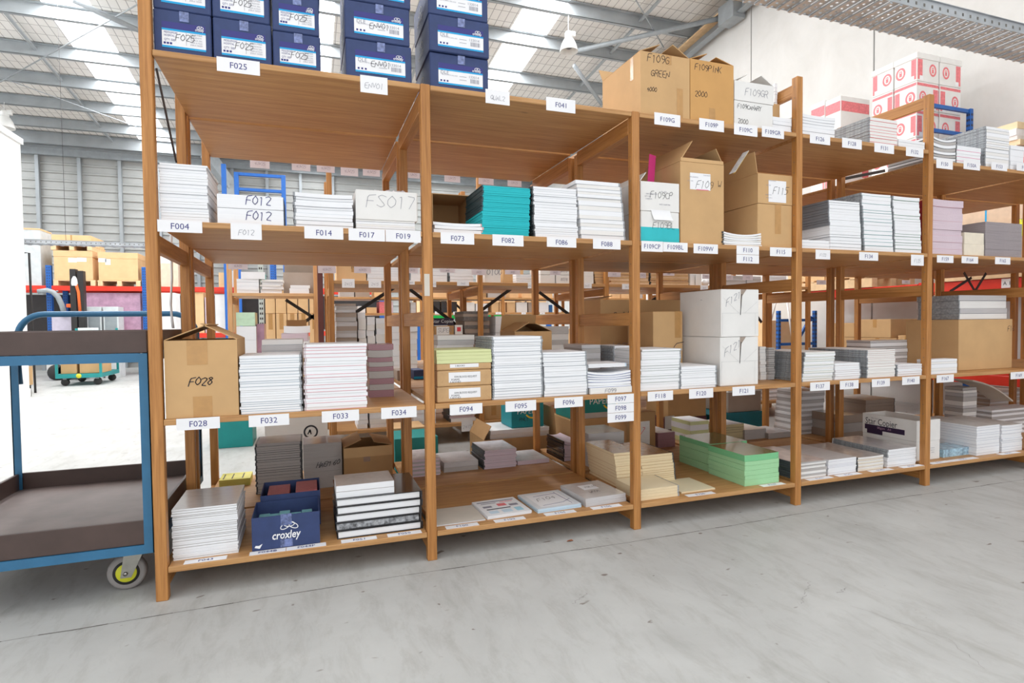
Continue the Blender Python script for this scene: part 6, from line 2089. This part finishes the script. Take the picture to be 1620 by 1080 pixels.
# ================================================================== far left of the hall
def far_left():
    Y = 12.85
    zbm = onY(150, 456, Y).z
    t = thing('pallet_rack', 'red and blue pallet racking along the far grey wall', 'pallet racking')
    xs = [onY(78, 440, Y).x - .0, onY(229, 440, Y).x, onY(370, 440, Y).x]
    xs = [xs[0], xs[1], xs[1] + (xs[1] - xs[0]) * 1.5, xs[1] + (xs[1] - xs[0]) * 3]
    xs = [xs[0] - 1.9] + xs
    for x in xs:
        for y in (Y, Y + .9):
            upright(t, x, y, zbm + .5 if x < -1 else 3.9, STEELB2, w=.1)
    for xa, xb in zip(xs[:-1], xs[1:]):
        for y in (Y - .02, Y + .92):
            for z in (zbm, .9):
                MB().cbox(xa + .05, xb - .05, y - .03, y + .03, z - .06, z + .05, REDM, .005).build('beam', t)
    mb = MB().box(xs[0], xs[-1], Y + .98, Y + 1.0, 1.0, 1.9, BLACKM)
    mb.build('backing_mesh', t)
    # blue frame tops seen above the F012 packs
    for (u0, u1) in ((353, 357), (376, 449)):
        a, b = onY(u0, 290, Y).x, onY(u1, 290, Y).x
        if b - a < .3:
            MB().cbox(a, a + .1, Y - .3, Y - .2, 0, onY(355, 264, Y).z, STEELB2, .004).build('upright', t)
        else:
            za, zb_ = onY(410, 279, Y).z, onY(410, 305, Y).z
            for x in (a, b):
                MB().cbox(x - .05, x + .05, Y - .3, Y - .2, 0, za, STEELB2, .004).build('upright', t)
            for z in (za - .04, zb_):
                MB().cbox(a + .05, b - .05, Y - .29, Y - .21, z - .03, z + .04, STEELB2, .004).build('beam', t)
    zt = zbm + .052
    xA = onY(82, 430, Y).x

    def load(nm, lab, u0, u1, v0, v1, Yl, d, mat, cat='carton', **kw):
        return carton(nm, lab, cat, onY(u0, v0 + 8, Yl).x, onY(u1, v0 + 8, Yl).x, Yl, Yl + d, (onY((u0 + u1) / 2, v1, Yl).z if v1 and v1 > 5 else (zt if v1 is None else v1)), onY((u0 + u1) / 2, v0, Yl).z, mat, **kw)
    a, b = onY(80, 440, Y).x, onY(152, 440, Y).x
    pallet('pallet', 'pale pallet under the left big carton on the far racking', a + .06, b, Y - .05, Y + .95, zt)
    carton('pallet_carton', 'big lidded brown pallet carton with two white stickers, left one on the far racking', 'carton', a + .08, b - .05, Y - .03, Y + .93, zt + .135, onY(118, 397, Y).z, CARDL, lid=.13, marks=[PATCH('F', .48, .68, .16, .1), PATCH('F', .72, .7, .18, .09)])
    zc = onY(118, 397, Y).z + .012
    pallet('pallet', 'pale pallet lying on the left big carton', a + .03, b - .05, Y - .03, Y + .9, zc)
    carton('pallet_carton', 'lower brown carton lid on the upper pallet at far left', 'carton', a + .05, b - .07, Y - .02, Y + .88, zc + .135, onY(118, 372, Y).z, CARDL, tape=(('F', 0, .03, .15),))
    a2, b2 = onY(155, 430, Y).x, onY(219, 430, Y).x
    pallet('pallet', 'pale pallet under the right big carton on the far racking', a2, b2 + .05, Y - .05, Y + .95, zt)
    carton('pallet_carton', 'big lidded brown pallet carton, right one on the far racking', 'carton', a2 + .02, b2, Y - .03, Y + .93, zt + .135, onY(187, 400, Y).z, CARDL, lid=.13, marks=[PATCH('F', .1, .72, .15, .09), PATCH('F', .24, .66, .1, .13)])
    # load wrapped in white panels at the extreme left
    load('panel_load', 'tall load of pale grey panels with brown edges beside the office block', 30, 63, 361, None, Y, .6, plain('pale_grey_panel', (.6, .63, .64), .6), 'wrapped load', lid=.03, lidm=CARDL)
    # purple wrapped bales and white crates below the beam
    load('wrapped_bale', 'mauve film-wrapped bale under the red beam of the far racking', 130, 222, 463, .953, Y + .04, .7, PURPLE, 'wrapped load')
    load('white_crate', 'white slatted crate below the mauve bale, left one', 137, 160, 485, 0, Y - .6, .4, plain('crate_white', (.66, .69, .7), .5), 'crate', marks=[('vent_panel', lambda mb, a_, b_, h_: rect(mb, 'F', (0, -b_, h_ * .75), a_ * 1.6, h_ * .3, GALVD, .002))])
    load('white_crate', 'white slatted crate below the mauve bale, right one', 163, 187, 485, 0, Y - .6, .4, plain('crate_white2', (.66, .69, .7), .5), 'crate', marks=[('vent_panel', lambda mb, a_, b_, h_: rect(mb, 'F', (0, -b_, h_ * .75), a_ * 1.6, h_ * .3, GALVD, .002))])
    load('white_carton', 'tall white carton right of the first post in the far hall', 254, 277, 463, 0, 11.0, .5, WCARD, 'carton')
    load('pale_carton', 'pale wrapped carton stack seen right of the first post on the far racking', 252, 281, 395, None, Y, .8, plain('pale_pink_card', (.76, .58, .44), .5, .08, coat=.4), 'carton', marks=[PATCH('F', .4, .75, .25, .2)])
    load('pale_carton', 'pale carton on the far racking seen beyond the short rack', 346, 357, 431, None, Y, .8, CARDL)
    for i, (u0, u1, v0, v1, m) in enumerate(((306, 322, 462, .953, CARDL), (324, 334, 470, .953, PAPERL), (358.5, 372, 428, None, WCARD), (340, 356, 466, .953, WCARD), (357, 366, 474, .953, PAPERL), (367, 374, 478, .953, CARD))):
        load('stored_carton', '%s carton between the first posts on the far racking' % ('small tan', 'lilac', 'high white', 'lower white', 'second lilac', 'narrow brown')[i], u0, u1, v0, v1, Y, .6, m)


far_left()


def forklift():
    Y = 11.9
    c = onZ(118, 560, 0)
    px = lambda u, v: onY(u, v, Y)
    t = thing('forklift', 'forklift with a black mast and curved grey overhead guard in the far hall', 'forklift')
    for u0, u1, v0 in ((110, 119.5, 425), (122, 131.5, 428)):
        a, b = px(u0, 440), px(u1, 440)
        MB().cbox(a.x, b.x, Y, Y + .16, .05, px(u0, v0).z, BLACKM, .006).build('mast_rail', t)
    for z in (.5, 1.3, px(115, 428).z - .1):
        MB().cbox(px(110, 440).x, px(131, 440).x, Y + .05, Y + .12, z - .04, z + .04, BLACKM, .004).build('mast_crossbar', t)
    MB().tube([px(120, 445), px(121, 452), px(124, 462), px(127, 497)], .028, ORANGE, 8).build('orange_strap', t)
    MB().lathe([(.05, 0), (.06, .05), (.05, .14), (.02, .2)], LAMPW, px(118, 452), n=12).build('beacon', t)
    pts = [(60, 461), (75, 459), (84, 462), (92, 470), (98, 483), (103, 500)]
    for dy in (.2, .8):
        MB().tube([onY(u, v, Y + dy) for u, v in pts], .05, GALVD, 10).build('overhead_guard', t)
    for k in range(5):
        u = 62 + k * 7
        MB().tube([onY(u, 460.5, Y + .2), onY(u + 1, 460.5, Y + .8)], .02, GALVD, 6).build('guard_bar', t)
    a, b = px(62, 500).x, px(104, 500).x
    body = MB().cbox(a, b, Y + .2, Y + .85, .15, .98, plain('forklift_white', (.62, .62, .6), .4), .06)
    body.build('body', t)
    MB().cbox(b - .35, b + .25, Y + .22, Y + .82, .985, 1.45, plain('lilac_panel', (.6, .55, .66), .4), .08).build('cowl', t)
    MB().cbox(px(102, 484).x - .04, px(102, 484).x + .05, Y + .2, Y + .3, px(102, 486).z, px(102, 480).z, ORANGE, .01).build('indicator', t)
    for x in (a + .2, b - .1):
        for y in (Y + .24, Y + .78):
            MB().lathe([(0, -.08), (.15, -.08), (.17, -.05), (.17, .05), (.15, .08), (0, .08)], RUBD, (x, y, .17), 'y', 20).build('wheel', t)


forklift()


def teal_trolley():
    Y0, Y1 = 10.5, 11.6
    xa, xb = onY(87, 590, Y0).x, onY(161, 590, Y0).x
    t = thing('tray_trolley', 'teal flat trolley loaded with brown cartons in the far hall', 'trolley')
    zd = .2
    f = MB()
    f.cbox(xa, xb, Y0, Y0 + .05, zd - .05, zd + .03, TEALM, .004)
    f.cbox(xa, xb, Y1 - .05, Y1, zd - .05, zd + .03, TEALM, .004)
    f.cbox(xa, xa + .05, Y0 + .05, Y1 - .05, zd - .05, zd + .03, TEALM, .004)
    f.cbox(xb - .05, xb, Y0 + .05, Y1 - .05, zd - .05, zd + .03, TEALM, .004)
    f.cbox(xa + .05, xb - .05, Y0 + .05, Y1 - .05, zd, zd + .02, TEALM, .002)
    f.build('lower_deck', t)
    MB().cbox(xa, xb, Y0, Y1, .86, .9, TEALM, .004).build('upper_deck', t)
    for x in (xa + .02, xb - .02):
        for y in (Y0 + .02, Y1 - .02):
            MB().cbox(x - .02, x + .02, y - .02, y + .02, zd + .03, .86 if y < 11 else 1.1, TEALM, .003).build('post', t)
    MB().lathe([(0, -.052), (.045, -.052), (.045, -.05)], YHUB, ((xa + xb) / 2, Y0 + .048, zd - .01), 'y', 14).build('yellow_badge', t)
    for x in (xa + .12, xb - .1):
        for y in (Y0 + .12, Y1 - .12):
            MB().lathe([(0, -.03), (.06, -.03), (.07, -.015), (.07, .015), (.06, .03), (0, .03)], RUBD, (x, y, .07), 'y', 18).build('wheel', t)
            MB().cbox(x - .03, x + .03, y - .04, y + .04, .12, zd - .05, GALVD, .004).build('caster_fork', t)
    for i, (fa, fb, hh) in enumerate(((.08, .42, .42), (.48, .98, .45))):
        carton('cardboard_carton', '%s brown carton on the teal trolley in the far hall' % ('left', 'right')[i], 'carton', xa + (xb - xa) * fa, xa + (xb - xa) * fb, Y0 + .1, Y0 + .65, zd + .031, zd + .031 + hh, CARD)
    for i, (fa, fb, n_) in enumerate(((.02, .45, 5), (.46, .8, 8), (.8, 1.0, 3))):
        stack('paper_ream', 'paper stack', 'pale aqua paper ream', '%s on the top of the teal trolley' % ('at the left', 'in the middle', 'at the right')[i], 0, 0, 0, Y0 + .1, .902, n_, .35, (plain('aqua_white_paper%d' % i, (.74, .8, .8), .7), PAPER), None, jit=.004, rot=.012, X0=xa + (xb - xa) * fa + .01, X1=xa + (xb - xa) * fb - .01, ZT=.902 + n_ * .026)


teal_trolley()
tc = thing('cardboard_carton', 'small brown carton on a black stand beside the office block corner', 'carton', (onZ(52, 617, 0).x + .02, 9.3, 0))
MB().cbox(-.12, .12, 0, .3, .13, .45, CARD, .003).build('box_body', tc)
MB().cbox(-.1, .1, .02, .28, .1, .128, BLACKM, .003).build('stand_plate', tc)
for x in (-.09, .09):
    MB().cbox(x - .01, x + .01, .03, .27, 0, .1, BLACKM, .002).build('stand_leg', tc)
p = onY(46, 400, 9.4)
tb = MB().tube([(p.x - .12, 9.4, p.z), (p.x, 9.4, p.z), (p.x + .015, 9.4, 0)], .018, BLACKM, 8)
tag(tb.build('steel_pole'), 'thin black steel pole standing at the corner of the office block', 'pole')

# green pallet racking far behind, seen under the rack two aisles back
t = thing('pallet_rack', 'bright green pallet rack beam with uprights far behind the timber racks', 'pallet racking')
Y = 8.6
za, zb_ = onY(740, 503.5, Y).z, onY(740, 495.5, Y).z
xa, xb = onY(660, 500, Y).x, onY(868, 500, Y).x
MB().cbox(xa, xb, Y - .03, Y + .03, za, zb_, GREENM, .004).build('beam', t)
MB().cbox(xa, xb, Y + .9, Y + .96, za, zb_, GREENM, .004).build('beam', t)
for x in (xa, (xa + xb) / 2, xb):
    for y in (Y, Y + .93):
        MB().cbox(x - .05, x + .05, y - .04, y + .04, 0, 2.4 if False else zb_ + .02, STEELB2, .004).build('upright', t)
for i in range(8):
    x0 = xa + .06 + (xb - xa) * i / 8
    carton('pale_carton', '%s pale carton from the left on the green racking far behind' % ORD[i].replace('topmost', 'first'), 'carton', x0, x0 + (xb - xa) / 8 - .12, Y - .02, Y + .85, zb_ + .002, zb_ + R(.25, .5), CARDL, 'pale cartons on the green racking')
# grey perforated rack upright beyond the short rack
t = thing('rack_upright', 'pale grey perforated steel upright beyond the short bleached rack', 'rack upright')
upright(t, onY(413.5, 480, 4.9).x, 4.9, 2.0, plain('pale_green_grey_steel', (.5, .56, .54), .4, metal=.2), w=.055)
